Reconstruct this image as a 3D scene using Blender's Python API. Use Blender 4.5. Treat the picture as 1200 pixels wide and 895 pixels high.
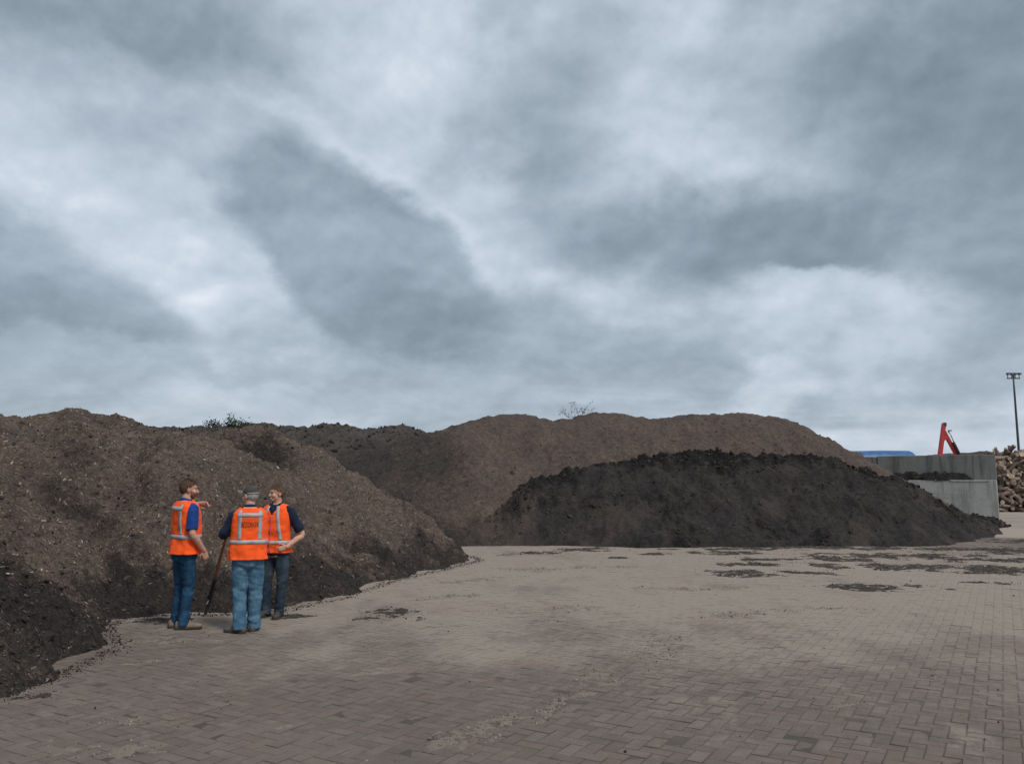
import bpy, bmesh, math, random
import numpy as np
from mathutils import Vector, Matrix
random.seed(7)
rng = np.random.default_rng(11)
R = math.radians
for o in list(bpy.data.objects): bpy.data.objects.remove(o)
scene = bpy.context.scene
C = scene.collection

# ------------------------------------------------------------------ camera
cam_d = bpy.data.cameras.new('camera'); cam = bpy.data.objects.new('camera', cam_d); C.objects.link(cam)
cam_d.sensor_fit = 'HORIZONTAL'; cam_d.sensor_width = 36; cam_d.lens = 28.5
cam_d.clip_start = 0.1; cam_d.clip_end = 6000
cam.location = (0, 0, 1.75); cam.rotation_euler = (R(90 + 6.87), 0, 0)
scene.camera = cam

# ------------------------------------------------------------------ node helper
class NT:
    def __init__(s, tree): s.t = tree; s.n = tree.nodes; s.l = tree.links
    def put(s, sock, v):
        if v is None: return
        if isinstance(v, bpy.types.NodeSocket): s.l.new(v, sock)
        else:
            if hasattr(sock.default_value, '__len__') and not isinstance(v, str) and len(v) == 3 and len(sock.default_value) == 4: v = (*v, 1)
            sock.default_value = v
    def math(s, op, a, b=None, c=None, clamp=False):
        n = s.n.new('ShaderNodeMath'); n.operation = op; n.use_clamp = clamp
        for i, v in enumerate((a, b, c)): s.put(n.inputs[i], v)
        return n.outputs[0]
    def vmath(s, op, a, b=None):
        n = s.n.new('ShaderNodeVectorMath'); n.operation = op
        s.put(n.inputs[0], a); s.put(n.inputs[1], b)
        return n.outputs['Value'] if op in ('DOT_PRODUCT', 'LENGTH', 'DISTANCE') else n.outputs[0]
    def noise(s, vec, scale, detail=4, rough=.55, dist=0, color=False):
        n = s.n.new('ShaderNodeTexNoise'); s.put(n.inputs['Vector'], vec)
        n.inputs['Scale'].default_value = scale; n.inputs['Detail'].default_value = detail
        n.inputs['Roughness'].default_value = rough; n.inputs['Distortion'].default_value = dist
        return n.outputs['Color' if color else 'Fac']
    def voronoi(s, vec, scale, out='Distance', feature='F1'):
        n = s.n.new('ShaderNodeTexVoronoi'); n.feature = feature; s.put(n.inputs['Vector'], vec); n.inputs['Scale'].default_value = scale
        return n.outputs[out]
    def mapping(s, vec, loc=(0,0,0), rot=(0,0,0), scale=(1,1,1), typ='POINT'):
        n = s.n.new('ShaderNodeMapping'); n.vector_type = typ; s.put(n.inputs['Vector'], vec)
        n.inputs['Location'].default_value = loc; n.inputs['Rotation'].default_value = rot; n.inputs['Scale'].default_value = scale
        return n.outputs[0]
    def sphere(s, vec):
        n = s.n.new('ShaderNodeTexGradient'); n.gradient_type = 'SPHERICAL'; s.put(n.inputs[0], vec); return n.outputs['Fac']
    def ss(s, v, a, b, c=0., d=1.):
        n = s.n.new('ShaderNodeMapRange'); n.interpolation_type = 'SMOOTHSTEP'
        for i, q in enumerate((v, a, b, c, d)): s.put(n.inputs[i], q)
        return n.outputs[0]
    def mix(s, f, a, b, mode='MIX'):
        n = s.n.new('ShaderNodeMix'); n.data_type = 'RGBA'; n.blend_type = mode
        s.put(n.inputs[0], f); s.put(n.inputs[6], a); s.put(n.inputs[7], b); return n.outputs[2]
    def mixf(s, f, a, b):
        n = s.n.new('ShaderNodeMix'); n.data_type = 'FLOAT'
        s.put(n.inputs[0], f); s.put(n.inputs[2], a); s.put(n.inputs[3], b); return n.outputs[0]
    def ramp(s, v, stops):
        n = s.n.new('ShaderNodeValToRGB'); s.put(n.inputs[0], v); e = n.color_ramp.elements
        while len(e) < len(stops): e.new(.5)
        for i, (p, c) in enumerate(stops): e[i].position = p; e[i].color = (*c, 1)
        return n.outputs[0]
    def bump(s, h, strength, dist, normal=None):
        n = s.n.new('ShaderNodeBump'); s.put(n.inputs['Height'], h); n.inputs['Strength'].default_value = strength
        n.inputs['Distance'].default_value = dist; s.put(n.inputs['Normal'], normal); return n.outputs[0]
    def pos(s): return s.n.new('ShaderNodeNewGeometry').outputs['Position']
    def attr(s, name):
        n = s.n.new('ShaderNodeAttribute'); n.attribute_name = name; return n.outputs['Fac']
    def obj(s): return s.n.new('ShaderNodeTexCoord').outputs['Object']

# ------------------------------------------------------------------ world: overcast cloud sky
SUN_EL, SUN_AZ = 52, 140       # degrees; azimuth clockwise from the view direction (+y)
world = bpy.data.worlds.new('World'); scene.world = world; world.use_nodes = True
w = NT(world.node_tree); w.n.clear()
sky = w.n.new('ShaderNodeTexSky'); sky.sky_type = 'NISHITA'; sky.sun_disc = False
sky.sun_elevation = R(SUN_EL); sky.sun_rotation = R(SUN_AZ); sky.dust_density = 3
d = w.n.new('ShaderNodeTexCoord').outputs['Generated']
sep = w.n.new('ShaderNodeSeparateXYZ'); w.l.new(d, sep.inputs[0])
az = w.math('MULTIPLY', w.math('ARCTAN2', sep.outputs[0], sep.outputs[1]), 57.2958)
el = w.math('MULTIPLY', w.math('ARCSINE', sep.outputs[2]), 57.2958)
comb = w.n.new('ShaderNodeCombineXYZ'); w.l.new(az, comb.inputs[0]); w.l.new(el, comb.inputs[1]); P = comb.outputs[0]
def warp(vec, scale, amp, det, anis=(1, 1.5, 1)):
    c = w.noise(w.mapping(d, scale=anis and (1, 1, 1.6)), scale, det, .58, 0, True)
    c = w.vmath('SUBTRACT', c, (.5, .5, .5)); c = w.vmath('MULTIPLY', c, (amp * 1.3, amp, 0)); return w.vmath('ADD', vec, c)
P1 = warp(P, 3.2, 7, 3)
PW = warp(P1, 10, 4.6, 10)
# large cloud masses: azimuth, elevation, half sizes (degrees), tilt, brightness, opacity, edge softness
CLOUDS = [(-18.1,17.8,24.1,12.7,0,0.69,0.80,1.00),(-27.8,28.3,17.4,5.7,0,0.28,0.85,1.00),(-7.6,27.3,13.1,5.4,-20,0.74,0.60,1.00),(3.1,22.0,9.0,7.8,0,0.34,0.80,1.00),(2.6,29.6,9.0,4.2,0,0.48,0.50,1.00),(12.4,23.8,9.9,9.0,20,0.70,0.85,1.00),(19.6,26.6,8.3,6.6,30,0.42,0.60,1.00),(31.4,23.5,13.0,13.8,0,0.20,0.92,1.00),(16.8,15.3,15.3,4.5,-5,0.22,0.95,0.90),(29.3,13.8,6.9,6.6,0,0.32,0.80,1.00),(2.5,13.0,9.0,3.6,-20,0.62,0.60,0.80),(-3.5,19.5,9.5,5.0,-38,0.66,0.85,1.00),(-9.3,15.9,11.8,5.3,-38,0.78,0.9,0.35),(-10.2,14.5,12.1,6.0,-38,0.37,0.96,0.38),(-6.1,11.0,7.8,2.9,-20,0.24,0.85,1.00),(0.3,10.6,6.6,3.0,-5,0.34,0.80,1.00),(-30.7,13.3,12.1,6.0,-33,0.74,0.90,0.30),(-31.7,10.9,11.7,5.1,-25,0.42,0.97,0.60),(-30.0,9.9,9.8,2.5,-8,0.28,0.85,1.00),(-26.3,21.0,3.6,1.7,-30,0.55,0.50,1.00),(23.6,9.5,8.5,3.9,0,0.70,0.80,0.80),(25.5,10.9,2.9,1.3,-25,0.84,0.60,1.0),(18.7,6.3,3.9,1.7,0,0.82,0.70,0.80),(20.6,11.9,5.2,1.3,0,0.72,0.70,0.70),(26.9,4.9,4.6,1.5,0,0.72,0.60,1.00),(-17.6,6.7,23.6,2.4,0,0.64,0.60,1.00),(-25.6,7.5,10.9,1.0,0,0.50,0.70,0.80),(6.1,8.6,11.4,1.8,0,0.36,0.80,0.90),(-10.2,7.9,8.2,1.4,0,0.44,0.70,0.90),(30.8,7.3,5.3,4.2,0,0.42,0.60,1.00)]
zc = w.math('ADD', w.math('MAXIMUM', sep.outputs[2], 0), .12)
lay = w.vmath('DIVIDE', d, None); lay.node.inputs[1].default_value = (1, 1, 1)
cz = w.n.new('ShaderNodeCombineXYZ')
for i in range(3): w.l.new(zc, cz.inputs[i])
w.l.new(cz.outputs[0], lay.node.inputs[1])
big = w.noise(lay, .55, 6, .55, .6)
B = w.ss(big, .32, .68, .42, .70)
for (a, e, ra, re, rot, tgt, op, soft) in CLOUDS:
    g = w.sphere(w.mapping(PW, (a, e, 0), (0, 0, R(rot)), (ra * 1.18, re * 1.18, 1), 'TEXTURE'))
    m = w.ss(g, 0., soft * .75, 0., op)
    B = w.mixf(m, B, tgt)
hl = w.math('MAXIMUM', w.math('SQRT', w.math('ADD', w.math('MULTIPLY', sep.outputs[0], sep.outputs[0]), w.math('MULTIPLY', sep.outputs[1], sep.outputs[1]))), .001)
lg = w.math('ADD', w.math('MULTIPLY', w.math('LOGARITHM', w.math('ADD', w.math('MAXIMUM', el, -1.), 4.), 2.71828), .35), w.math('MULTIPLY', el, .046))
qv = w.n.new('ShaderNodeCombineXYZ')
w.l.new(w.math('MULTIPLY', w.math('DIVIDE', sep.outputs[0], hl), 2.6), qv.inputs[0]); w.l.new(w.math('MULTIPLY', w.math('DIVIDE', sep.outputs[1], hl), 2.6), qv.inputs[1]); w.l.new(lg, qv.inputs[2])
def emboss(scale, step, det, rough, dist):      # cloud relief: brighter where the cloud thins out upward
    a = w.noise(qv.outputs[0], scale, det, rough, dist); b = w.noise(w.vmath('ADD', qv.outputs[0], (-.35 * step, 0, step)), scale, det, rough, dist)
    return a, w.math('SUBTRACT', a, b)
n1, e1 = emboss(1.7, .12, 9, .52, .25)
n2, e2 = emboss(5.0, .05, 8, .55, .2)
B = w.math('ADD', B, w.math('MULTIPLY', e1, .50))
B = w.math('ADD', B, w.math('MULTIPLY', e2, .34))
B = w.math('ADD', B, w.math('MULTIPLY', w.math('SUBTRACT', n1, .5), .22))
cl = w.ramp(B, [(0.02, (.100,.130,.158)), (.30, (.184,.227,.268)), (.55, (.292,.345,.402)), (.78, (.418,.471,.534)), (1., (.64,.67,.70))])
cl10 = w.vmath('SCALE', cl); cl10.node.inputs['Scale'].default_value = 10.0
skyc = w.mix(.95, sky.outputs[0], cl10)
bg = w.n.new('ShaderNodeBackground'); w.l.new(skyc, bg.inputs[0]); bg.inputs[1].default_value = 0.1
wo = w.n.new('ShaderNodeOutputWorld'); w.l.new(bg.outputs[0], wo.inputs[0])
world.cycles.sampling_method = 'MANUAL'; world.cycles.sample_map_resolution = 512

# ------------------------------------------------------------------ sun behind thin cloud, exposure
sun_d = bpy.data.lights.new('sun', 'SUN'); sun_d.energy = 1.5; sun_d.angle = R(14); sun_d.color = (1, .95, .88)
sun = bpy.data.objects.new('sun', sun_d); C.objects.link(sun)
sdir = Vector((math.sin(R(SUN_AZ)) * math.cos(R(SUN_EL)), math.cos(R(SUN_AZ)) * math.cos(R(SUN_EL)), math.sin(R(SUN_EL))))
sun.rotation_euler = sdir.to_track_quat('Z', 'Y').to_euler(); sun.location = (0, -5, 30)
scene.view_settings.view_transform = 'Standard'; scene.view_settings.look = 'None'
scene.view_settings.exposure = 0.55; scene.view_settings.gamma = 1; scene.view_settings.use_curve_mapping = False
scene.cycles.max_bounces = 5; scene.cycles.diffuse_bounces = 3; scene.cycles.glossy_bounces = 2
scene.cycles.use_denoising = True

# ------------------------------------------------------------------ numpy noise
def _h(ix, iy, iz, seed):
    n = (ix.astype(np.int64) * 374761393 + iy.astype(np.int64) * 668265263 + iz.astype(np.int64) * 2147483647 + seed * 974634777) & 0xffffffff
    n = ((n ^ (n >> 13)) * 1274126177) & 0xffffffff
    n = ((n ^ (n >> 16)) * 2246822519) & 0xffffffff
    return (n ^ (n >> 15)) & 0xffffffff
def perlin(x, y, seed=0):
    x0 = np.floor(x); y0 = np.floor(y); fx = x - x0; fy = y - y0
    u = fx * fx * fx * (fx * (fx * 6 - 15) + 10); v = fy * fy * fy * (fy * (fy * 6 - 15) + 10)
    z = np.zeros_like(x0)
    def g(i, j):
        a = _h(x0 + i, y0 + j, z, seed) * (2 * math.pi / 4294967296.)
        return np.cos(a) * (fx - i) + np.sin(a) * (fy - j)
    a = g(0, 0) + u * (g(1, 0) - g(0, 0)); b = g(0, 1) + u * (g(1, 1) - g(0, 1))
    return (a + v * (b - a)) * 1.5
def fbm(x, y, oc=4, seed=0, gain=.5):
    s = 0; a = 1.
    for k in range(oc):
        s = s + a * perlin(x * 2**k + 17.3 * k, y * 2**k - 9.1 * k, seed + k); a *= gain
    return s
def vnoise3(p, seed=0):
    f0 = np.floor(p); f = p - f0; f = f * f * (3 - 2 * f); r = 0
    for i in (0, 1):
        for j in (0, 1):
            for k in (0, 1):
                wgt = (f[:, 0] if i else 1 - f[:, 0]) * (f[:, 1] if j else 1 - f[:, 1]) * (f[:, 2] if k else 1 - f[:, 2])
                r = r + wgt * _h(f0[:, 0] + i, f0[:, 1] + j, f0[:, 2] + k, seed) / 4294967296.
    return r * 2 - 1
def sstep(x, a, b):
    t = np.clip((x - a) / (b - a), 0, 1); return t * t * (3 - 2 * t)
def smin(a, b, k):
    h = np.clip(.5 + .5 * (b - a) / k, 0, 1); return b + (a - b) * h - k * h * (1 - h)
def poly_sd(x, y, poly):                       # distance inside a polygon (negative outside)
    d = np.full(x.shape, 1e9); ins = np.zeros(x.shape, bool); n = len(poly)
    for i in range(n):
        ax, ay = poly[i]; bx, by = poly[(i + 1) % n]
        ex, ey = bx - ax, by - ay
        t = np.clip(((x - ax) * ex + (y - ay) * ey) / (ex * ex + ey * ey), 0, 1)
        d = np.minimum(d, np.hypot(x - ax - t * ex, y - ay - t * ey))
        c = (ay > y) != (by > y)
        if by != ay: ins ^= c & (x < (bx - ax) * (y - ay) / (by - ay) + ax)
    return np.where(ins, d, -d)

# ------------------------------------------------------------------ object helpers
def tag(o, label=None, cat=None, group=None, kind=None):
    if label: o['label'] = label
    if cat: o['category'] = cat
    if group: o['group'] = group
    if kind: o['kind'] = kind
    return o
def link(name, me, mat=None, parent=None):
    o = bpy.data.objects.new(name, me); C.objects.link(o)
    if mat and me is not None and not me.materials: me.materials.append(mat)
    if parent: o.parent = parent
    return o
def empty(name, loc=(0,0,0), rz=0):
    o = bpy.data.objects.new(name, None); C.objects.link(o); o.location = loc; o.rotation_euler = (0, 0, rz); o.empty_display_size = .1
    return o
def np_mesh(name, V, F, smooth=False, attrs=None):
    V = np.asarray(V, np.float32); F = np.asarray(F, np.int32); k = F.shape[1]
    me = bpy.data.meshes.new(name); me.vertices.add(len(V)); me.vertices.foreach_set('co', V.ravel())
    me.loops.add(F.size); me.loops.foreach_set('vertex_index', F.ravel())
    me.polygons.add(len(F)); me.polygons.foreach_set('loop_start', np.arange(len(F), dtype=np.int32) * k)
    me.polygons.foreach_set('loop_total', np.full(len(F), k, np.int32))
    me.update(calc_edges=True)
    me.polygons.foreach_set('use_smooth', np.full(len(F), smooth, bool))
    for n, a in (attrs or {}).items():
        at = me.attributes.new(n, 'FLOAT', 'POINT'); at.data.foreach_set('value', np.asarray(a, np.float32))
    return me
class MB:                                       # mixed-polygon mesh builder
    def __init__(s): s.v = []; s.f = []
    def add(s, V, F, M=None):
        b = len(s.v)
        for p in V:
            p = Vector(p); s.v.append(tuple(M @ p if M is not None else p))
        s.f += [tuple(i + b for i in f) for f in F]; return s
    def box(s, c, size, M=None):
        x, y, z = (q / 2 for q in size)
        V = [(c[0] + a * x, c[1] + b * y, c[2] + e * z) for e in (-1, 1) for b in (-1, 1) for a in (-1, 1)]
        return s.add(V, [(0,2,3,1),(4,5,7,6),(0,1,5,4),(2,6,7,3),(0,4,6,2),(1,3,7,5)], M)
    def tube(s, pts, rad, n=12, caps='round', flat=None, steps=3):
        V, F = tube_geo(pts, rad, n, caps, flat, steps); return s.add(V, F)
    def ell(s, c, r, M=None, nu=18, nv=12):
        V = [(c[0], c[1], c[2] - r[2])]; F = []
        for j in range(1, nv):
            t = -math.pi / 2 + math.pi * j / nv
            for i in range(nu):
                a = 2 * math.pi * i / nu
                V.append((c[0] + r[0] * math.cos(t) * math.cos(a), c[1] + r[1] * math.cos(t) * math.sin(a), c[2] + r[2] * math.sin(t)))
        V.append((c[0], c[1], c[2] + r[2])); top = len(V) - 1
        for i in range(nu):
            k = (i + 1) % nu
            F.append((0, 1 + k, 1 + i)); F.append((top, top - nu + i, top - nu + k))
            for j in range(nv - 2): F.append((1 + j * nu + i, 1 + j * nu + k, 1 + (j + 1) * nu + k, 1 + (j + 1) * nu + i))
        return s.add(V, F, M)
    def loft(s, rings, cap=True):
        n = len(rings[0]); V = [p for r in rings for p in r]; F = []
        for j in range(len(rings) - 1):
            for i in range(n):
                k = (i + 1) % n; F.append((j * n + i, j * n + k, (j + 1) * n + k, (j + 1) * n + i))
        if cap: F.append(tuple(reversed(range(n)))); F.append(tuple(range((len(rings) - 1) * n, len(rings) * n)))
        return s.add(V, F)
    def mesh(s, name='m', smooth=False, bevel=0, seg=1):
        me = bpy.data.meshes.new(name); me.from_pydata(s.v, [], s.f); me.update()
        bm = bmesh.new(); bm.from_mesh(me); bmesh.ops.recalc_face_normals(bm, faces=bm.faces)
        if bevel: bmesh.ops.bevel(bm, geom=[e for e in bm.edges], offset=bevel, segments=seg, affect='EDGES', profile=.6)
        if smooth:
            for f in bm.faces: f.smooth = True
        bm.to_mesh(me); bm.free(); return me
def tube_geo(pts, rad, n=12, caps='round', flat=None, steps=3):
    pts = [Vector(p) for p in pts]; m = len(pts)
    rad = [rad] * m if not hasattr(rad, '__len__') else list(rad)
    P_, R_ = [], []
    for i in range(m - 1):                      # Catmull-Rom resample
        p0 = pts[max(i - 1, 0)]; p1 = pts[i]; p2 = pts[i + 1]; p3 = pts[min(i + 2, m - 1)]
        for k in range(steps):
            t = k / steps
            P_.append(.5 * ((2 * p1) + (p2 - p0) * t + (2 * p0 - 5 * p1 + 4 * p2 - p3) * t * t + (3 * p1 - p0 - 3 * p2 + p3) * t**3))
            R_.append(rad[i] + (rad[i + 1] - rad[i]) * t)
    P_.append(pts[-1]); R_.append(rad[-1])
    T = [(P_[min(i + 1, len(P_) - 1)] - P_[max(i - 1, 0)]).normalized() for i in range(len(P_))]
    if caps == 'round':
        a, b = P_[0], P_[-1]; ra, rb = R_[0], R_[-1]
        pre = [(a - T[0] * ra * math.sin(t), ra * math.cos(t)) for t in (1.45, .95, .45)]
        post = [(b + T[-1] * rb * math.sin(t), rb * math.cos(t)) for t in (.45, .95, 1.45)]
        P_ = [p for p, _ in pre] + P_ + [p for p, _ in post]; R_ = [r for _, r in pre] + R_ + [r for _, r in post]
        T = [T[0]] * 3 + T + [T[-1]] * 3
    ref = Vector(flat[0]) if flat else Vector((0, 0, 1))
    if abs(T[0].dot(ref)) > .95: ref = Vector((1, 0, 0))
    N = (ref - T[0] * ref.dot(T[0])).normalized(); V, F = [], []
    fl = flat[1] if flat else 1.
    for i, (p, r, t) in enumerate(zip(P_, R_, T)):
        N = (N - t * N.dot(t)); N.normalize(); Bn = t.cross(N)
        for k in range(n):
            a = 2 * math.pi * k / n; V.append(p + N * (r * fl * math.cos(a)) + Bn * (r * math.sin(a)))
    L = len(P_)
    for j in range(L - 1):
        for i in range(n):
            k = (i + 1) % n; F.append((j * n + i, j * n + k, (j + 1) * n + k, (j + 1) * n + i))
    F.append(tuple(reversed(range(n)))); F.append(tuple(range((L - 1) * n, L * n)))
    return V, F

# ------------------------------------------------------------------ materials
def mat(name):
    m = bpy.data.materials.new(name); m.use_nodes = True; m.node_tree.nodes.clear(); t = NT(m.node_tree)
    b = t.n.new('ShaderNodeBsdfPrincipled'); o = t.n.new('ShaderNodeOutputMaterial'); t.l.new(b.outputs[0], o.inputs[0])
    return m, t, b
def simple(name, col, rough=.7, var=.15, scale=20, bump=0., bscale=80, metal=0., spec=.5):
    m, t, b = mat(name); p = t.obj()
    n = t.noise(p, scale, 4); f = t.ss(n, .3, .7, 1 - var, 1 + var)
    sc = t.vmath('SCALE', col); t.put(sc.node.inputs['Scale'], f); sc.node.inputs[0].default_value = col
    t.put(b.inputs['Base Color'], sc); b.inputs['Roughness'].default_value = rough; b.inputs['Metallic'].default_value = metal
    b.inputs['Specular IOR Level'].default_value = spec
    if bump: t.put(b.inputs['Normal'], t.bump(t.noise(p, bscale, 4), bump, .01))
    return m

def yard_masks(t, p):                           # sand film and dark dirt lying over the yard, by place
    wn = t.vmath('MULTIPLY', t.vmath('SUBTRACT', t.noise(p, .35, 5, .6, 0, True), (.5, .5, .5)), (6, 6, 0))
    q = t.vmath('ADD', p, wn)
    g = t.sphere(t.mapping(q, (2.5, 17.5, 0), (0, 0, 0), (17, 15, 40), 'TEXTURE'))
    n1 = t.noise(t.mapping(p, rot=(0, 0, R(-28)), scale=(1, .45, 1)), .9, 6, .62)
    film = t.ss(t.math('ADD', g, t.math('MULTIPLY', n1, .55)), .42, .92)
    n2 = t.noise(p, 2.2, 6, .65)
    patch = t.ss(n2, .60, .70)                  # small blown sand spots
    sand = t.math('MAXIMUM', film, t.math('MULTIPLY', patch, .55))
    n3 = t.noise(t.mapping(p, (3, 8, 0), (0, 0, R(25)), (1, .5, 1)), .55, 6, .6)
    dark = t.math('MAXIMUM', t.ss(n3, .52, .72), t.math('MULTIPLY', t.ss(t.noise(p, 1.1, 6, .7, 0), .58, .72), .6))
    for (cx, cy, rr, wd) in ((9.5, 4.0, 6.6, .16), (9.5, 4.0, 8.3, .16), (-6, 22, 13.2, .2), (-6, 22, 15.0, .2)):   # wheel tracks
        ds = t.math('ABSOLUTE', t.math('SUBTRACT', t.vmath('LENGTH', t.vmath('MULTIPLY', t.vmath('SUBTRACT', t.vmath('ADD', p, t.vmath('MULTIPLY', wn, (.04, .04, 0))), (cx, cy, 0)), (1, 1, 0))), rr))
        tr = t.math('MULTIPLY', t.ss(ds, wd * 1.3, wd * .5), t.ss(t.noise(p, 1.3, 5, .65), .42, .62))
        sand = t.math('MAXIMUM', sand, t.math('MULTIPLY', tr, .55))
    gr = t.noise(p, 3.5, 8, .78)
    sand = t.math('ADD', sand, t.math('MULTIPLY', t.math('SUBTRACT', gr, .5), .75), None, True)
    dark = t.math('ADD', dark, t.math('MULTIPLY', t.math('SUBTRACT', t.noise(t.mapping(p, (5, 1, 0)), 4.5, 8, .78), .52), 1.1), None, True)
    return sand, dark

def make_brick_mat():
    m, t, b = mat('paving_brick'); p = t.pos()
    isl = t.n.new('ShaderNodeNewGeometry').outputs['Random Per Island']
    oi = t.n.new('ShaderNodeObjectInfo').outputs['Random']
    r = t.math('FRACT', t.math('ADD', isl, t.math('MULTIPLY', oi, 7.31)))
    base = t.ramp(r, [(0, (.134,.109,.091)), (.4, (.147,.120,.101)), (.85, (.161,.132,.112)), (.97, (.157,.118,.096)), (1, (.184,.152,.129))])
    fine = t.noise(p, 55, 5, .65); mid = t.noise(p, 7, 5, .6)
    base = t.mix(1., base, t.ramp(t.mixf(.5, fine, mid), [(.3, (.72,.72,.72)), (.7, (1.22,1.22,1.22))]), 'MULTIPLY')
    rim = t.ss(t.math('ADD', t.attr('rim'), t.math('MULTIPLY', t.math('SUBTRACT', mid, .5), .8)), .25, 1.)
    vis = t.ss(t.noise(p, .8, 5, .6), .40, .62, .05, .32)
    base = t.mix(t.math('MULTIPLY', rim, vis), base, (.068,.057,.049))
    sand, dark = yard_masks(t, p)
    sc = t.mix(t.noise(p, 24, 5, .7), (.225,.187,.153), (.345,.290,.240))
    sand = t.math('SUBTRACT', sand, t.math('MULTIPLY', rim, .13))
    wear = t.ss(t.math('ADD', t.math('MULTIPLY', sand, 1.0), t.math('MULTIPLY', t.math('SUBTRACT', fine, .5), .7)), .1, .95)
    col = t.mix(t.math('MULTIPLY', wear, .9), base, sc)
    col = t.mix(t.math('MULTIPLY', dark, .50), col, t.mix(t.noise(p, 30, 5, .7), (.086,.070,.060), (.136,.111,.094)))
    red = t.ss(t.noise(t.mapping(p, (9, 4, 0)), .8, 5, .6), .56, .70); col = t.mix(t.math('MULTIPLY', red, .35), col, (.20,.135,.105))
    t.put(b.inputs['Base Color'], col); b.inputs['Roughness'].default_value = .88; b.inputs['Specular IOR Level'].default_value = .25
    t.put(b.inputs['Normal'], t.bump(t.noise(p, 130, 5, .7), .5, .004))
    return m
def make_ground_mat():
    m, t, b = mat('joint_sand'); p = t.pos(); sand, dark = yard_masks(t, p)
    far = t.ss(t.vmath('LENGTH', t.vmath('MULTIPLY', p, (1, 1, 0))), 21, 30)
    near = t.mix(t.noise(p, 60, 4, .7), (.060,.050,.042), (.105,.088,.074))
    s2 = t.mix(t.noise(p, 18, 5, .7), (.25,.209,.172), (.36,.306,.254))
    col = t.mix(t.math('MULTIPLY', sand, .72), near, s2)
    col = t.mix(t.math('MULTIPLY', dark, .55), col, (.095,.080,.068))
    n = t.noise(p, .25, 7, .65)
    fc = t.mix(t.ss(n, .4, .65), (.35,.30,.25), (.26,.222,.185))
    fc = t.mix(t.math('MULTIPLY', t.noise(p, 3, 6, .7), .35), fc, (.16,.14,.12))
    col = t.mix(far, col, fc)
    t.put(b.inputs['Base Color'], col); b.inputs['Roughness'].default_value = .95; b.inputs['Specular IOR Level'].default_value = .2
    t.put(b.inputs['Normal'], t.bump(t.noise(p, 45, 6, .7), .6, .012))
    return m
def make_compost(name, dry, dry2, wet_and_shade, chips=.5, cs=38):
    m, t, b = mat(name); p = t.pos()
    a = t.noise(p, 1.1, 6, .6); f = t.noise(p, 26, 6, .72); mid = t.noise(p, 6, 6, .68)
    col = t.mix(t.ss(a, .35, .65), dry, dry2)
    moist_and_shade = t.math('ADD', t.attr('moist_and_shade'), t.math('MULTIPLY', t.math('SUBTRACT', mid, .5), 1.1))
    col = t.mix(t.ss(moist_and_shade, .2, .85), col, wet_and_shade)
    col = t.mix(1., col, t.ramp(t.noise(p, 7, 7, .75), [(.33, (.55,.55,.55)), (.5, (.98,.98,.98)), (.68, (1.35,1.33,1.3))]), 'MULTIPLY')  # mottle in the colour stands in for shade between lumps
    col = t.mix(t.attr('brown'), col, (.088,.070,.062))
    col = t.mix(1., col, t.ramp(f, [(.28, (.42,.42,.42)), (.5, (.95,.95,.95)), (.74, (1.6,1.55,1.5))]), 'MULTIPLY')
    vc = t.voronoi(t.vmath('ADD', p, t.vmath('SCALE', t.noise(p, 30, 2, .5, 0, True), None)), cs, 'Color')
    vc.node.inputs['Vector'].links[0].from_node.inputs[1].links[0].from_node.inputs['Scale'].default_value = .05
    sp = t.n.new('ShaderNodeSeparateColor'); t.l.new(vc, sp.inputs[0])
    chip = t.math('MULTIPLY', t.math('GREATER_THAN', sp.outputs[0], .94), t.ss(moist_and_shade, .9, .2))
    col = t.mix(t.math('MULTIPLY', chip, chips), col, (.22,.17,.135))
    t.put(b.inputs['Base Color'], col); b.inputs['Roughness'].default_value = .95; b.inputs['Specular IOR Level'].default_value = .15
    v2 = t.voronoi(p, 30, 'Distance')
    h = t.math('ADD', t.noise(p, 22, 7, .75), t.math('MULTIPLY', v2, .5))
    t.put(b.inputs['Normal'], t.bump(h, 1., .045))
    return m
def make_chip(name, stops):
    m, t, b = mat(name)
    isl = t.n.new('ShaderNodeNewGeometry').outputs['Random Per Island']
    col = t.ramp(isl, stops); col = t.mix(.5, col, t.ramp(t.noise(t.pos(), 60, 3), [(.3, (.5,.5,.5)), (.7, (1.3,1.3,1.3))]), 'MULTIPLY')
    t.put(b.inputs['Base Color'], col); b.inputs['Roughness'].default_value = .9; b.inputs['Specular IOR Level'].default_value = .2
    return m
def make_concrete(name, c0, c1, stain):
    m, t, b = mat(name); p = t.pos()
    col = t.mix(t.noise(p, .8, 7, .65), c0, c1)
    st = t.noise(t.mapping(p, scale=(2.2, 2.2, .22)), 1.6, 6, .7)
    col = t.mix(t.math('MULTIPLY', t.ss(st, .44, .64), .9), col, stain)
    wv = t.noise(t.mapping(p, (1, 0, 0), (0, R(14), 0), (.5, .5, 3.2)), .9, 5, .6, 1.5)
    col = t.mix(t.math('MULTIPLY', t.ss(wv, .54, .66), .35), col, stain)
    col = t.mix(.5, col, t.ramp(t.noise(p, 20, 5, .7), [(.3, (.7,.7,.7)), (.7, (1.2,1.2,1.2))]), 'MULTIPLY')
    t.put(b.inputs['Base Color'], col); b.inputs['Roughness'].default_value = .9
    t.put(b.inputs['Normal'], t.bump(t.noise(p, 14, 6, .7), .5, .02))
    return m
M_brick = make_brick_mat(); M_ground = make_ground_mat()
M_near = make_compost('brown_compost', (.135,.101,.082), (.101,.077,.064), (.037,.032,.030), .8, 34)
M_brown = make_compost('dry_brown_compost', (.118,.088,.073), (.093,.072,.062), (.047,.041,.038), .3, 26)
M_black = make_compost('dark_compost', (.046,.041,.039), (.034,.031,.030), (.014,.0135,.0135), .06, 24)
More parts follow.
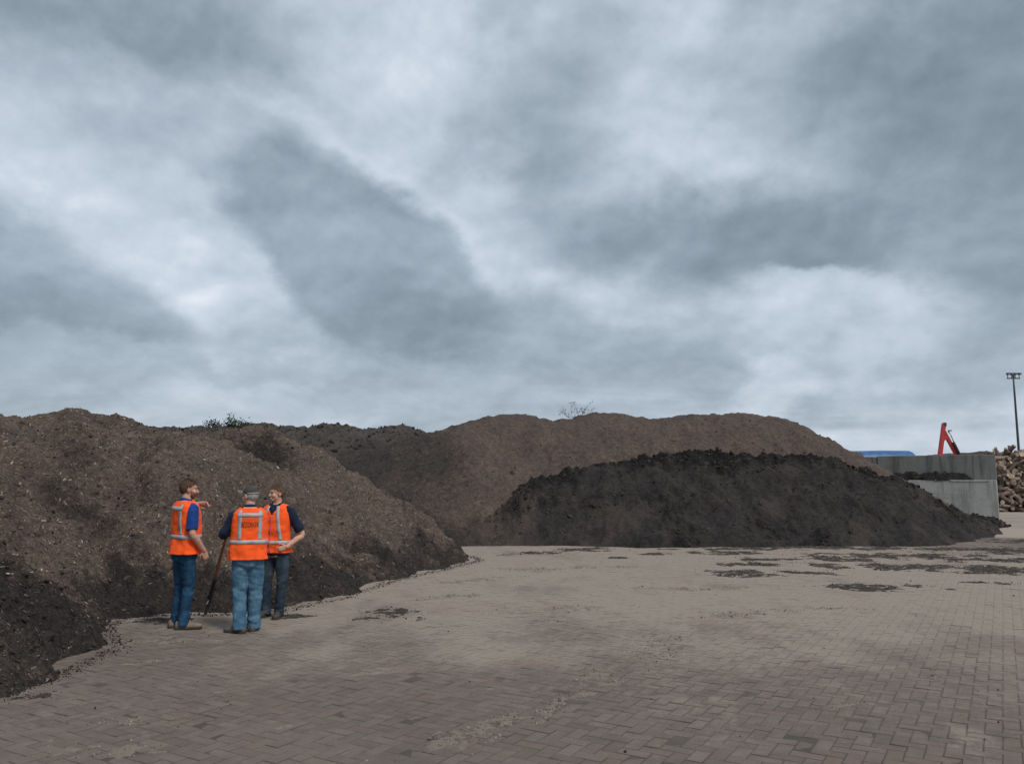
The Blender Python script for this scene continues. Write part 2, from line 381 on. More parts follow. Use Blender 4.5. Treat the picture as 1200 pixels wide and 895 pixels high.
M_spill = make_compost('trodden_compost', (.100,.083,.071), (.074,.062,.054), (.050,.043,.039), .1, 40)
M_grey = make_compost('grey_compost', (.082,.071,.062), (.064,.057,.052), (.035,.032,.030), .2, 22)
M_chip = make_chip('wood_chip', [(0, (.060,.045,.036)), (.5, (.105,.078,.060)), (.78, (.175,.135,.106)), (.92, (.29,.235,.19)), (1, (.52,.45,.38))])
M_clod = make_chip('compost_clod', [(0, (.022,.019,.018)), (.6, (.040,.034,.030)), (1, (.075,.058,.048))])
M_brclod = make_chip('brown_clod', [(0, (.050,.038,.031)), (.6, (.090,.066,.053)), (1, (.130,.098,.077))])
M_sand = make_chip('sand_crumb', [(0, (.07,.058,.048)), (.35, (.17,.142,.116)), (.8, (.28,.237,.195)), (1, (.40,.345,.29))])

# ------------------------------------------------------------------ ground sheet and paving bricks
def zg(x, y):
    f = np.clip(1 - (np.hypot(x - 2, y - 13) - 20) / 15, 0, 1)
    return f * (.012 * np.sin(x * .9 + 1.3 * np.sin(y * .4)) * np.cos(y * .55 + .7) + .006 * np.sin(x * 1.7 - y * .9))
xs = np.concatenate([[-2500, -900, -300, -120, -60, -38], np.arange(-26, 36.01, .3), [48, 70, 130, 300, 900, 2500]])
ys = np.concatenate([[-900, -200, -50, -15, -5], np.arange(0, 45.01, .3), [52, 65, 90, 140, 250, 600, 1500, 4000]])
X, Y = np.meshgrid(xs, ys); Zz = zg(X, Y) - .0028
V = np.stack([X, Y, Zz], -1).reshape(-1, 3); nx = len(xs); ny = len(ys)
ii = (np.arange(ny - 1)[:, None] * nx + np.arange(nx - 1)[None]).ravel()
F = np.stack([ii, ii + 1, ii + nx + 1, ii + nx], -1)
ground = tag(link('ground', np_mesh('ground', V, F, True), M_ground), 'sandy brick-paved yard reaching to the compost heaps', kind='structure')

BW, YAW = .108, R(31)
ex = np.array([math.cos(YAW), -math.sin(YAW)]); ey = np.array([math.sin(YAW), math.cos(YAW)])
TOE_A = [(-4.35,6.0),(-4.13,6.8),(-4.12,7.8),(-4.18,8.86),(-4.75,9.7),(-4.95,10.55),(-4.4,10.75),(-3.86,10.78),(-3.1,11.2),(-2.55,12.4),(-2.2,14.1),(-1.4,16.0),(-.72,18.1),(-1.0,19.0),(-2.3,20.4),(-4.6,22.5),(-8,25),(-20,27),(-20,3),(-7,3.5)]
ci, cj = np.meshgrid(np.arange(-330, 330), np.arange(-330, 330)); ci = ci.ravel(); cj = cj.ravel()
cls = np.mod(ci - cj, 4)
bx_, by_, br_ = [], [], []
for k, (dx, dy, rot) in {0: (1., .5, 0), 3: (.5, 1., 1)}.items():
    s_ = cls == k; u = (ci[s_] + dx) * BW; v = (cj[s_] + dy) * BW
    bx_.append(u * ex[0] + v * ey[0]); by_.append(u * ex[1] + v * ey[1]); br_.append(np.full(s_.sum(), rot))
bx_ = np.concatenate(bx_); by_ = np.concatenate(by_); br_ = np.concatenate(br_)
keep = (by_ > 3.6) & (by_ < 25) & (np.abs(bx_) < .66 * by_ + 1.6) & (poly_sd(bx_, by_, TOE_A) < 1.1)
bx_, by_, br_ = bx_[keep], by_[keep], br_[keep]
def brick_base():
    L, W, H, bv = BW - .0026, BW / 2 - .0026, .06, .0025
    V = []
    for (l, w_, z) in ((L, W, -H), (L, W, -bv), (L - bv, W - bv, -.0004), (L - .013, W - .013, .0004)):
        V += [(-l, -w_, z), (l, -w_, z), (l, w_, z), (-l, w_, z)]
    F = [(12, 13, 14, 15)]
    for a in (0, 4, 8):
        for i in range(4): k = (i + 1) % 4; F.append((a + i, a + k, a + 4 + k, a + 4 + i))
    return np.array(V), np.array(F)
bV, bF = brick_base()
yaw_all = -YAW + br_ * math.pi / 2 + rng.normal(0, .012, len(bx_))
tx, ty = rng.normal(0, .008, len(bx_)), rng.normal(0, .008, len(bx_))
bz_ = zg(bx_, by_) + rng.normal(0, .0014, len(bx_))
inframe = (np.abs(bx_) < .60 * by_) & (by_ > 5.35)
order = np.argsort(np.where(inframe, np.hypot(bx_, by_), 1e9)); single = order[:300]; rest = order[300:]
bE = np.array([1.] * 12 + [0.] * 4)
bme = np_mesh('brick', bV, bF, False, {'rim': bE}); bme.materials.append(M_brick)
for i in single:
    o = link('brick', bme, None, ground); o.location = (bx_[i], by_[i], bz_[i]); o.rotation_euler = (tx[i], ty[i], yaw_all[i])
def rotz(a):
    c, s_ = np.cos(a), np.sin(a); M = np.zeros((len(a), 3, 3)); M[:, 0, 0] = c; M[:, 0, 1] = -s_; M[:, 1, 0] = s_; M[:, 1, 1] = c; M[:, 2, 2] = 1; return M
def scatter_mesh(base, faces, M, pos):
    V = np.einsum('nij,kj->nki', M, base) + pos[:, None, :]
    F = faces[None] + (np.arange(len(pos)) * len(base))[:, None, None]
    return V.reshape(-1, 3), F.reshape(-1, faces.shape[1])
Mz = rotz(yaw_all[rest]); Mz[:, 2, 0] = ty[rest]; Mz[:, 2, 1] = tx[rest]
V, F = scatter_mesh(bV, bF, Mz, np.stack([bx_[rest], by_[rest], bz_[rest]], -1))
o = link('paving', np_mesh('paving', V, F, False, {'rim': np.tile(bE, len(rest))}), M_brick, ground); o['kind'] = 'stuff'

# ------------------------------------------------------------------ scatter pieces
ICO = None
def ico():
    global ICO
    if ICO is None:
        bm = bmesh.new(); bmesh.ops.create_icosphere(bm, subdivisions=1, radius=1)
        ICO = (np.array([v.co[:] for v in bm.verts]), np.array([[v.index for v in f.verts] for f in bm.faces])); bm.free()
    return ICO
def rand_rot(n):
    q = rng.normal(size=(n, 4)); q /= np.linalg.norm(q, axis=1)[:, None]; a, b, c, d_ = q.T
    return np.stack([np.stack([1-2*(c*c+d_*d_), 2*(b*c-a*d_), 2*(b*d_+a*c)], -1), np.stack([2*(b*c+a*d_), 1-2*(b*b+d_*d_), 2*(c*d_-a*b)], -1), np.stack([2*(b*d_-a*c), 2*(c*d_+a*b), 1-2*(b*b+c*c)], -1)], 1)
def clods(pos, size):                           # irregular lumps
    base, faces = ico(); n = len(pos)
    S = size[:, None] * rng.uniform(.55, 1.2, (n, 3)); M = rand_rot(n) * S[:, None, :]
    V, F = scatter_mesh(base, faces, M, pos)
    return V + rng.normal(0, 1, V.shape) * np.repeat(size, len(base))[:, None] * .13, F
OCT = (np.array([(1,0,0),(-1,0,0),(0,1,0),(0,-1,0),(0,0,1),(0,0,-1)], float), np.array([(0,2,4),(2,1,4),(1,3,4),(3,0,4),(2,0,5),(1,2,5),(3,1,5),(0,3,5)]))
def crumbs(pos, size):
    n = len(pos); S = size[:, None] * rng.uniform(.5, 1.3, (n, 3)); M = rand_rot(n) * S[:, None, :]
    return scatter_mesh(OCT[0], OCT[1], M, pos)
def chips(pos, length, nrm=None):               # splinters and chips lying roughly along the slope
    n = len(pos); V0 = np.array([(-1,-1,-.2),(1,-.6,-.3),(1,.7,-.2),(-1,1,-.3),(-.8,0,.5),(.8,.1,.4)]); F0 = np.array([(0,1,5),(0,5,4),(1,2,5),(2,3,4),(2,4,5),(3,0,4)])
    S = np.stack([length, length * rng.uniform(.15, .5, n), length * rng.uniform(.1, .3, n)], -1)
    Q = rand_rot(n)
    if nrm is not None:
        z = nrm + rng.normal(0, .35, (n, 3)); z /= np.linalg.norm(z, axis=1)[:, None]
        t_ = rng.normal(size=(n, 3)); x = t_ - z * (t_ * z).sum(1)[:, None]; x /= np.linalg.norm(x, axis=1)[:, None]
        Q = np.stack([x, np.cross(z, x), z], -1)
    return scatter_mesh(V0, F0, Q * S[:, None, :], pos)

# ------------------------------------------------------------------ heaps
class Heap:
    def __init__(s, name, label, bbox, res, func, material, cat='compost heap', group=None):
        x0, x1, y0, y1 = bbox; xs = np.arange(x0, x1 + res, res); ys = np.arange(y0, y1 + res, res)
        X, Y = np.meshgrid(xs, ys); Z, moist_and_shade = func(X, Y); s.X, s.Y, s.Z, s.m = X, Y, Z, moist_and_shade; s.x0, s.y0, s.res = x0, y0, res
        nx, ny = len(xs), len(ys); ii = (np.arange(ny - 1)[:, None] * nx + np.arange(nx - 1)[None])
        zmax = np.maximum.reduce([Z[:-1, :-1], Z[1:, :-1], Z[:-1, 1:], Z[1:, 1:]])
        ii = ii[zmax > -.035]; F = np.stack([ii, ii + 1, ii + nx + 1, ii + nx], -1)
        used = np.unique(F); mp = np.full(nx * ny, -1); mp[used] = np.arange(len(used))
        V = np.stack([X, Y, Z], -1).reshape(-1, 3)[used]
        s.o = tag(link(name, np_mesh(name, V, mp[F], True, {'moist_and_shade': moist_and_shade.ravel()[used]}), material), label, cat, group)
        gy, gx = np.gradient(Z, res); n = np.stack([-gx, -gy, np.ones_like(Z)], -1); s.N = n / np.linalg.norm(n, axis=-1)[..., None]
    def sample(s, n, wfun, lift=0.):            # n surface points, density by wfun(x, y, z, moist_and_shade)
        wgt = np.where(s.Z > .0, wfun(s.X, s.Y, s.Z, s.m), 0.).ravel(); wgt = np.maximum(wgt, 0); wgt /= wgt.sum()
        k = rng.choice(len(wgt), n, p=wgt); j = rng.uniform(-.5, .5, (n, 2)) * s.res
        nn = s.N.reshape(-1, 3)[k]
        z = s.Z.ravel()[k] - (nn[:, 0] * j[:, 0] + nn[:, 1] * j[:, 1]) / nn[:, 2]
        p = np.stack([s.X.ravel()[k] + j[:, 0], s.Y.ravel()[k] + j[:, 1], z], -1) + nn * lift
        return p, nn
def add_stuff(heap, name, VF, material, label=None):
    o = link(name, np_mesh(name, *VF), material, heap.o if isinstance(heap, Heap) else heap); o['kind'] = 'stuff'
    if label: o['label'] = label
    return o
def bump2(x, y, cx, cy, rx, ry=None): return np.exp(-(((x - cx) / rx) ** 2 + ((y - cy) / (ry or rx)) ** 2))

def heapA(x, y):
    wx = x + .22 * fbm(x * .9, y * .9, 3, 5); wy = y + .22 * fbm(x * .9, y * .9, 3, 9)
    sd = poly_sd(wx, wy, TOE_A)
    h = .74 * sd - .10 * np.exp(-np.abs(sd) / .35)
    cap = 2.44 + .50 * bump2(x, y, -7.55, 14.3, 1.25, 1.4) + .45 * bump2(x, y, -5.7, 18.2, 1.5) + .52 * bump2(x, y, -12.4, 17.6, 1.5, 1.6) - .25 * bump2(x, y, -8.6, 17.3, 1.0) + .16 * bump2(x, y, -4.7, 18.8, 1.) - .1 * bump2(x, y, -6.6, 15.6, .6)
    cap = cap + .1 * fbm(x * .5, y * .5, 3, 77)
    h = smin(h, cap, .55)
    e = np.hypot((x + 5.9) / 1.75, (y - 7.3) / 2.1)
    h = smin(h, .60 + 1.5 * np.maximum(e - 1, 0) + .12 * fbm(x, y, 3, 31), .25)
    h = h - .52 * bump2(x, y, -5.2, 16.3, .85, .40) + .27 * bump2(x, y, -5.3, 17.0, .9, .33)   # slumped scar under the crest
    h = h + .15 * bump2(x, y, -5.2, 12.3, .5) - .12 * bump2(x, y, -6.2, 11.6, .5, .3)
    for (lx, ly, lr, la) in ((-5.45, 12.75, .8, .17), (-7.0, 13.2, .7, .13), (-6.6, 12.2, .6, .12), (-4.2, 13.4, .7, .12), (-3.4, 15.3, .6, .10), (-7.9, 11.2, .8, .16), (-6.4, 10.6, .6, .12), (-3.6, 12.4, .6, .14)):
        h = h + la * bump2(x, y, lx, ly + .25 * fbm(x * 1.5, y, 2, 88), lr, .26) - la * 1.1 * bump2(x, y, lx + .05, ly - .36 + .25 * fbm(x * 1.5, y, 2, 88), lr, .2)
    base = sstep(-sd + .35 * fbm(x * 1.3, y * 1.3, 3, 3), -1.15, -.35)          # fresh dark crumbly foot
    ledge = sum(bump2(x, y, lx, ly - .3, lr, .28) for (lx, ly, lr) in ((-5.45, 12.75, .8), (-7.0, 13.2, .7), (-6.6, 12.2, .6), (-4.2, 13.4, .7), (-7.9, 11.2, .8), (-3.6, 12.4, .6)))  # hollows below the ledges, mask for their painted shade
    lump = np.maximum(base, .8 * bump2(x, y, -5.35, 16.4, .9, .6))
    lump = np.maximum(lump, sstep(e, 1.5, 1.0))
    scar = sstep(fbm(x * .75, y * .75, 3, 55), .22, .55); lump = np.maximum(lump, scar)
    bl = 1 - np.abs(perlin(x * 3.2, y * 3.2, 21)) * 2
    rough = .075 * fbm(x * 1.5, y * 1.5, 3, 1) + .036 * fbm(x * 4.2, y * 4.2, 4, 2, .6) + lump * (.085 * bl + .055 * fbm(x * 6.5, y * 6.5, 3, 4, .6))
    dr = np.abs(fbm(x * 2.2 + .6 * y, y * .9, 3, 15)); rough = rough - .035 * np.exp(-dr * 9)
    h = h + rough * sstep(sd, -.1, .5) + .02 * fbm(x * 8, y * 8, 2, 8) * sstep(sd, -.4, 0)
    moist_and_shade = np.maximum(.75 * base, .8 * sstep(e, 1.6, 1.05)) + .85 * bump2(x, y, -5.2, 16.4, .9, .5) + .28 * fbm(x * .55, y * .55, 3, 66) + .30 * sstep(-x, 5.2, 9.) * sstep(-h, -2.3, -.6) + .30 * scar + .55 * ledge  # foot is dark compost; scar and ledge hollows carry painted overhang shade
    return h, moist_and_shade
A = Heap('compost_heap', 'near brown heap of chipped compost behind the three people', (-17, .4, 4.2, 22.5), .045, heapA, M_near)

xB = np.array([-8,-5.2,-2.4,-.9,-.2,.6,1.5,2.2,3.0,4.4,5.2,6.2,8.6,10.4,11.6,13,16]); zB = np.array([2.2,2.7,3.45,3.98,4.12,4.1,3.95,3.93,4.22,4.16,3.98,4.1,4.2,4.04,3.7,3.5,3.3])
TOE_B = [(-9,23.5),(-3,21.9),(-1.4,21.6),(.2,21.9),(2,23),(8,23.4),(12,23.6),(14.2,24.9),(15.7,27),(16.5,29.5),(16.3,34),(11,38.5),(-6,38.5),(-12,34)]
def heapB(x, y):
    wx = x + .3 * fbm(x * .5, y * .5, 3, 105); wy = y + .3 * fbm(x * .5, y * .5, 3, 109)
    sd = poly_sd(wx, wy, TOE_B)
    cap = np.interp(x, xB, zB) + .06 * fbm(x * .8, y * .4, 3, 101)
    h = smin(.69 * sd - .08 * np.exp(-np.abs(sd) / .3), cap, .7)
    gul = np.exp(-np.abs(fbm(x * .9, y * .3, 3, 120)) * 8) * .07
    h = h + (.09 * fbm(x * .7, y * .7, 4, 111) + .05 * fbm(x * 2.4, y * 2.4, 4, 112, .6) - gul) * sstep(sd, -.1, 1.)
    ft = sstep(-sd + .5 * fbm(x * .8, y * .8, 3, 103), -1.3, -.3)
    h = h + ft * .06 * (1 - np.abs(perlin(x * 2.2, y * 2.2, 130)) * 2) * sstep(sd, -.1, .3)
    moist_and_shade = .55 * ft + .25 * fbm(x * .5, y * .5, 3, 140) + .75 * sstep(-x, -1.0, 3.5) - .25 * bump2(x, y, .4, 24.5, 2.4, 2.5)
    return h, moist_and_shade
Bh = Heap('compost_heap', 'long brown compost heap with humped crest at the back of the yard', (-12, 17, 21.2, 35), .085, heapB, M_brown)

TOE_C = [(-2.3,22.7),(-.9,21.8),(.6,21.55),(2.2,21.5),(6.7,21.5),(9.5,21.6),(11.6,22.2),(13.6,23.8),(15.2,25.8),(16.8,28.0),(16.6,29.0),(15.2,28.6),(13.2,27.8),(5,28.5),(.5,26.8),(-2.4,24.8)]
xC = np.array([-1,0,.8,2.2,3.3,4.3,5.2,6.4,7.6,9,10.6,12.1,13.6,15.5,17]); zC = np.array([.35,1.15,1.85,2.62,2.82,2.80,2.92,2.72,2.76,2.60,2.30,1.85,1.05,.40,.16])
def heapC(x, y):
    wx = x + .25 * fbm(x * .8, y * .8, 3, 205); wy = y + .25 * fbm(x * .8, y * .8, 3, 209)
    sd = poly_sd(wx, wy, TOE_C)
    cap = np.interp(x + .25 * fbm(x * 1.1, y, 2, 207), xC, zC) + .20 * fbm(x * .75, y * .75, 4, 201)
    h = smin(.755 * sd - .08 * np.exp(-np.abs(sd) / .3), cap, .18)
    lip = sstep(h - cap, -.95, -.15) * sstep(sd, .6, 1.6)
    bl = 1 - np.abs(fbm(x * 1.1, y * 1.6, 3, 221)) * 2; gate = .35 + .65 * sstep(fbm(x * .6, y * .6, 2, 225), -.2, .5)
    h = h + lip * gate * (.13 * bl + .10 * fbm(x * 3.2, y * 3.2, 3, 223)) + (.05 * fbm(x * 1.2, y * 1.2, 4, 211) + .035 * fbm(x * 3.4, y * 3.4, 4, 212, .6)) * sstep(sd, -.1, .8)
    h = h - (.08 * np.exp(-np.abs(fbm(x * 1.1, y * .5, 3, 220)) * 9) + .07 * np.exp(-np.abs(fbm(x * 1.3 + y * .7, y * 1.5, 3, 222)) * 8)) * sstep(sd, .2, 1.)
    h = h + .09 * sstep(fbm(x * .9, y * .9, 3, 240), .05, .5) * (1 - np.abs(perlin(x * 3.5, y * 3.5, 241)) * 2) * sstep(sd, .1, .6)
    h = h + .2 * bump2(x, y, 5.6, 25.4, .35, .3)
    return h, .65 * lip + .45 * fbm(x * .8, y * .8, 3, 230) + .35 * fbm(x * 3, y * 3, 3, 231) + .2 - .35 * bump2(x, y, 11.5, 23.5, 2.5, 1.)
def addbrown(o, f):
    me = o.data; co = np.empty(len(me.vertices) * 3, np.float32); me.vertices.foreach_get('co', co); co = co.reshape(-1, 3)
    at = me.attributes.new('brown', 'FLOAT', 'POINT'); at.data.foreach_set('value', f(co[:, 0], co[:, 1], co[:, 2]).astype(np.float32))
Ch = Heap('compost_heap', 'blackish fresh compost heap tipped in front of the long brown heap', (-1.6, 18.6, 20.8, 29.8), .05, heapC, M_black)

addbrown(Ch.o, lambda x, y, z: np.clip(sstep(-x + .9 * fbm(x * 1.2, y * 1.2, 4, 250, .6), -1.0, .8) + .4 * sstep(fbm(x * .6, y * .6, 4, 252, .6) - .25 * (z > 1.6), .35, .7), 0, 1))
def heapD(x, y):
    sd = poly_sd(x + .4 * fbm(x * .4, y * .4, 3, 301), y, [(-22,28),(-12,26.5),(-6,26.8),(-1.5,28.2),(1.5,30),(2,33),(0,40),(-22,40)])
    cap = 3.85 + .22 * fbm(x * .45, y * .3, 3, 305)
    h = smin(.7 * sd, cap, .6) + (.12 * fbm(x * .9, y * .9, 4, 311) + .08 * (1 - np.abs(perlin(x * 1.6, y * 1.6, 315)) * 2)) * sstep(sd, 0, 1.5)
    return h, .3 + .4 * fbm(x * .5, y * .5, 3, 330)
Dh = Heap('compost_heap', 'grey compost heap in the gap behind the near heap', (-21, 2.2, 26, 37.5), .11, heapD, M_grey)
def heapE(x, y):
    sd = poly_sd(x + .15 * fbm(x, y, 3, 401), y + .15 * fbm(x, y, 3, 402), [(14,30.5),(17.2,29.6),(18.5,30.6),(19.2,31.8),(19.2,33.2),(16.9,34.7),(14,34)])
    h = smin(.5 * sd, .38 + .08 * fbm(x, y, 3, 405), .2) + .05 * fbm(x * 3, y * 3, 3, 411) * sstep(sd, -.05, .3)
    return h, .5 + .3 * fbm(x, y, 2, 420)
Eh = Heap('compost_heap', 'low dark compost heap at the foot of the concrete wall', (13.5, 20.3, 29.2, 34.9), .06, heapE, M_black)
def heapG(x, y):
    sd = poly_sd(x, y, [(34,76),(44,74),(56,76),(60,84),(52,92),(36,92)])
    h = smin(.6 * sd, 4.75 + .25 * fbm(x * .25, y * .25, 3, 501) - .012 * (x - 49) ** 2, 1.) + .1 * fbm(x, y, 3, 505) * sstep(sd, 0, 1)
    return h, .3 + 0 * x
Gh = Heap('compost_heap', 'distant dark compost heap showing over the concrete wall', (33, 61, 73, 92), .25, heapG, M_grey)

# loose pieces lying on the heaps
fv = lambda x, y: ((y > -.9 * x * .98 - 2.2) | (x > -13))          # the side that faces the yard
wA = lambda x, y, z, m: np.where(y < 20, 1.6 / np.maximum(y - 4, 2) ** .9, 0) * (x > -13)
p, n_ = A.sample(46000, lambda x, y, z, m: wA(x, y, z, m) * np.clip(1.25 - m, .12, 1.2), .004)
add_stuff(A, 'chip_litter', chips(p, np.minimum(rng.lognormal(math.log(.0155), .45, len(p)), .034), n_), M_chip)
p, n_ = A.sample(9000, lambda x, y, z, m: wA(x, y, z, m) * np.clip(m + .15, .03, 1.) ** 1.5, .004)
add_stuff(A, 'clod_litter', clods(p, np.clip(rng.lognormal(math.log(.014), .5, len(p)), .006, .07)), M_clod)
p, n_ = A.sample(9000, lambda x, y, z, m: wA(x, y, z, m) * np.clip(1.1 - m, .1, 1.), .002)
add_stuff(A, 'brown_clod_litter', clods(p, np.clip(rng.lognormal(math.log(.013), .45, len(p)), .006, .04)), M_brclod)
p, n_ = Ch.sample(7000, lambda x, y, z, m: np.clip(m, .06, 1.2) ** 1.6 * (y < 26.5), .0)
add_stuff(Ch, 'clod_litter', clods(p, np.clip(rng.lognormal(math.log(.02), .5, len(p)), .01, .09)), M_clod)
p, n_ = Bh.sample(2200, lambda x, y, z, m: 1. * (y < 30), .0)
add_stuff(Bh, 'clod_litter', clods(p, np.clip(rng.lognormal(math.log(.018), .5, len(p)), .01, .08)), M_brclod)
p, n_ = Dh.sample(2500, lambda x, y, z, m: 1. * (y < 34), .01)
add_stuff(Dh, 'clod_litter', clods(p, np.clip(rng.lognormal(math.log(.03), .5, len(p)), .015, .12)), M_clod)
p, n_ = Eh.sample(700, lambda x, y, z, m: 1. + 0 * x, .01)
add_stuff(Eh, 'clod_litter', clods(p, np.clip(rng.lognormal(math.log(.04), .5, len(p)), .02, .12)), M_clod)

# ------------------------------------------------------------------ dirt and sand spilled over the paving
def patches(name, label, lst, res, height, material, mo, seed, crumb, cmat, csize, ncr, grow=1.):
    Vs, Fs, Ms = [], [], []; base = 0; cp = []
    for q, (cx, cy, rx, ry, rot) in enumerate(lst):
        ry *= grow; ext = 1.5; us = np.arange(-rx * ext, rx * ext, res); vs = np.arange(-ry * ext, ry * ext, res)
        U, Vv = np.meshgrid(us, vs); c, s_ = math.cos(R(rot)), math.sin(R(rot))
        x = cx + U * c - Vv * s_; y = cy + U * s_ + Vv * c
        r = np.hypot(U / rx, Vv / ry) + .75 * fbm(x * 1.5, y * 1.5, 5, seed + q * 7, .5)
        k = sstep(-r, -1.05, -.45); h = height * k * (.75 + .7 * fbm(x * 7, y * 7, 3, seed + 3)) - .012 + .004 * fbm(x * 20, y * 20, 2, seed)
        Z = zg(x, y) + h; nx, ny = len(us), len(vs)
        ii = (np.arange(ny - 1)[:, None] * nx + np.arange(nx - 1)[None]); zm = np.maximum.reduce([h[:-1, :-1], h[1:, :-1], h[:-1, 1:], h[1:, 1:]])
        ii = ii[zm > -.008]
        if len(ii) == 0: continue
        F = np.stack([ii, ii + 1, ii + nx + 1, ii + nx], -1); used = np.unique(F); mp = np.zeros(nx * ny, int); mp[used] = np.arange(len(used)) + base
        Vs.append(np.stack([x, y, Z], -1).reshape(-1, 3)[used]); Fs.append(mp[F]); base += len(used)
        w_ = np.clip(1.35 - r, 0, 1).ravel() ** 2; nn = int(ncr * rx * ry / .5) + 12
        kk = rng.choice(w_.size, nn, p=w_ / w_.sum()); cp.append(np.stack([x.ravel()[kk], y.ravel()[kk], np.maximum(Z.ravel()[kk], zg(x.ravel()[kk], y.ravel()[kk])) + .002], -1) + np.c_[rng.normal(0, res, (nn, 2)), np.zeros(nn)])
    V = np.concatenate(Vs); F = np.concatenate(Fs)
    o = tag(link(name, np_mesh(name, V, F, True, {'moist_and_shade': np.full(len(V), mo)}), material), label, name.replace('_', ' '), kind='stuff')
    cp = np.concatenate(cp); add_stuff(o, crumb, crumbs(cp, np.clip(rng.lognormal(math.log(csize), .5, len(cp)), .003, .05)), cmat)
    return o
patches('spilled_compost', 'dark compost spilled in flat patches over the paving',
    [(-1.6,10.95,.62,.22,8),(-2.75,10.75,.4,.08,15),(-4.3,10.4,.42,.11,0),(-3.9,6.9,.3,.08,40),(4.35,15.6,.85,.34,3),(5.0,17.3,.9,.24,-8),(5.5,18.3,.7,.22,10),(5.7,15.6,.62,.26,0),(6.05,13.65,.95,.26,4),(7.9,16.75,2.0,.36,-3),(9.7,16.2,1.1,.5,-8),(9.0,19.1,2.6,.35,2),(5.2,20.0,.9,.28,4),(7.2,18.2,.9,.3,-10),(10.8,18.1,1.6,.3,0),(3.3,19.6,.5,.18,0),(2.4,18.6,.35,.12,0),(1.6,20.6,1.2,.22,40),(.5,19.6,.6,.16,35),(12.2,20.6,1.8,.5,-4),(8,21.2,4.2,.3,2),(15.2,23.6,1.6,.5,10),(7.9,14.2,.8,.1,-14)],
    .028, .024, M_spill, .0, 611, 'compost_crumbs', M_clod, .0055, 380, 2.1)
M_sandp, t_, b_ = mat('drifted_sand'); p_ = t_.pos()
t_.put(b_.inputs['Base Color'], t_.mix(t_.noise(p_, 35, 6, .75), (.125,.104,.086), (.285,.238,.196))); b_.inputs['Roughness'].default_value = .95; b_.inputs['Specular IOR Level'].default_value = .2
t_.put(b_.inputs['Normal'], t_.bump(t_.noise(p_, 60, 6, .75), .8, .012))
patches('drifted_sand', 'pale sand and crumbs drifted in streaks over the bricks',
    [(.25,6.45,.75,.17,62),(.75,7.35,.6,.20,60),(1.3,8.3,.7,.24,60),(1.75,9.2,.5,.2,55),(-.35,5.75,.5,.22,50),(-3.75,9.2,.55,.2,12),(-2.75,6.15,.4,.12,10),(-2.75,5.45,.35,.14,10),(-3.6,8.1,.35,.06,30),(-.9,12.6,.8,.22,30),(.6,11.4,.9,.2,20),(2.9,10.8,.7,.25,30),(2.55,6.6,.3,.05,20),(3.8,7.6,.3,.04,60),(3.0,13.5,1.0,.3,10),(-.6,14.6,.9,.3,30),(1.0,16.5,1.6,.4,10),(4.4,11.4,.6,.16,20)],
    .02, .0145, M_sandp, 0, 711, 'sand_crumbs', M_sand, .005, 700, 1.25)
# strewn crumbs along the foot of the near heap and over the whole yard
q = []
for i in range(8, 13):
    a, b = np.array(TOE_A[i]), np.array(TOE_A[i + 1]); n = int(260 * np.linalg.norm(b - a)); t = rng.uniform(0, 1, n)
    q.append(a + (b - a) * t[:, None] + np.abs(rng.normal(0, .09, (n, 1))) * np.array([[.8, -.45]]) + rng.normal(0, .05, (n, 2)))
for i in range(1, 8):
    a, b = np.array(TOE_A[i]), np.array(TOE_A[i + 1]); n = int(330 * np.linalg.norm(b - a)); t = rng.uniform(0, 1, n)
    q.append(a + (b - a) * t[:, None] + np.abs(rng.normal(0, .07, (n, 1))) * np.array([[.9, -.3]]) + rng.normal(0, .05, (n, 2)))
n = 700; q.append(np.stack([rng.uniform(-9, 13, n), rng.uniform(4.5, 21.5, n)], -1))
n = 700; t = rng.uniform(0, 1, n); q.append(np.stack([-.3 + 2.6 * t, 19.1 + 2.3 * t], -1) + rng.normal(0, .09, (n, 2)))
q = np.concatenate(q); q = q[np.abs(q[:, 0]) < .75 * q[:, 1] + 1]
sz = np.clip(rng.lognormal(math.log(.005), .5, len(q)), .003, .022)
add = link('strewn_crumbs', np_mesh('strewn_crumbs', *crumbs(np.c_[q, zg(q[:, 0], q[:, 1]) + sz * .5], sz)), M_clod)
tag(add, 'dark compost crumbs strewn over the paved yard', 'compost crumbs', kind='stuff')
#PART2
# ------------------------------------------------------------------ concrete bay wall
M_conc_up = make_concrete('weathered_concrete', (.155,.156,.146), (.222,.222,.208), (.088,.090,.084))
M_conc_lo = make_concrete('pale_concrete', (.36,.36,.335), (.44,.44,.41), (.25,.25,.235))
M_black_soil = M_black
WA, WB = Vector((19.95, 33.6, 0)), Vector((14.6, 36.9, 0)); wd = (WB - WA).normalized(); wn = Vector((-wd.y, wd.x, 0))
if wn.y < 0: wn = -wn
wall = tag(empty('concrete_wall', (WA + WB) / 2), 'grey concrete bay wall with stained upper slab above paler base', 'wall')
inv = Matrix.Translation(-((WA + WB) / 2))
def wslab(name, a, b, off, th, z0, z1, m, bev=.015):
    p0 = WA + wd * a + wn * off; p1 = WA + wd * b + wn * off; L_ = (p1 - p0).length
    M = inv @ Matrix.Translation((p0 + p1) / 2 + wn * th / 2) @ Matrix.Rotation(math.atan2(wd.y, wd.x), 4, 'Z')
    me = MB().box((0, 0, (z0 + z1) / 2), (L_ - .012, th, z1 - z0)).mesh(name, bevel=bev)
    me.transform(M); return link(name, me, m, wall)
for a, b in ((0, 6.3),): wslab('lower_wall', a, b, 0, .45, -.1, 1.735, M_conc_lo)
for a, b in ((.0, 4.55), (4.56, 6.3)): wslab('upper_slab', a, b, .46 if a == 0 else .50, .3, .02, 2.80 if a == 0 else 2.77, M_conc_up)
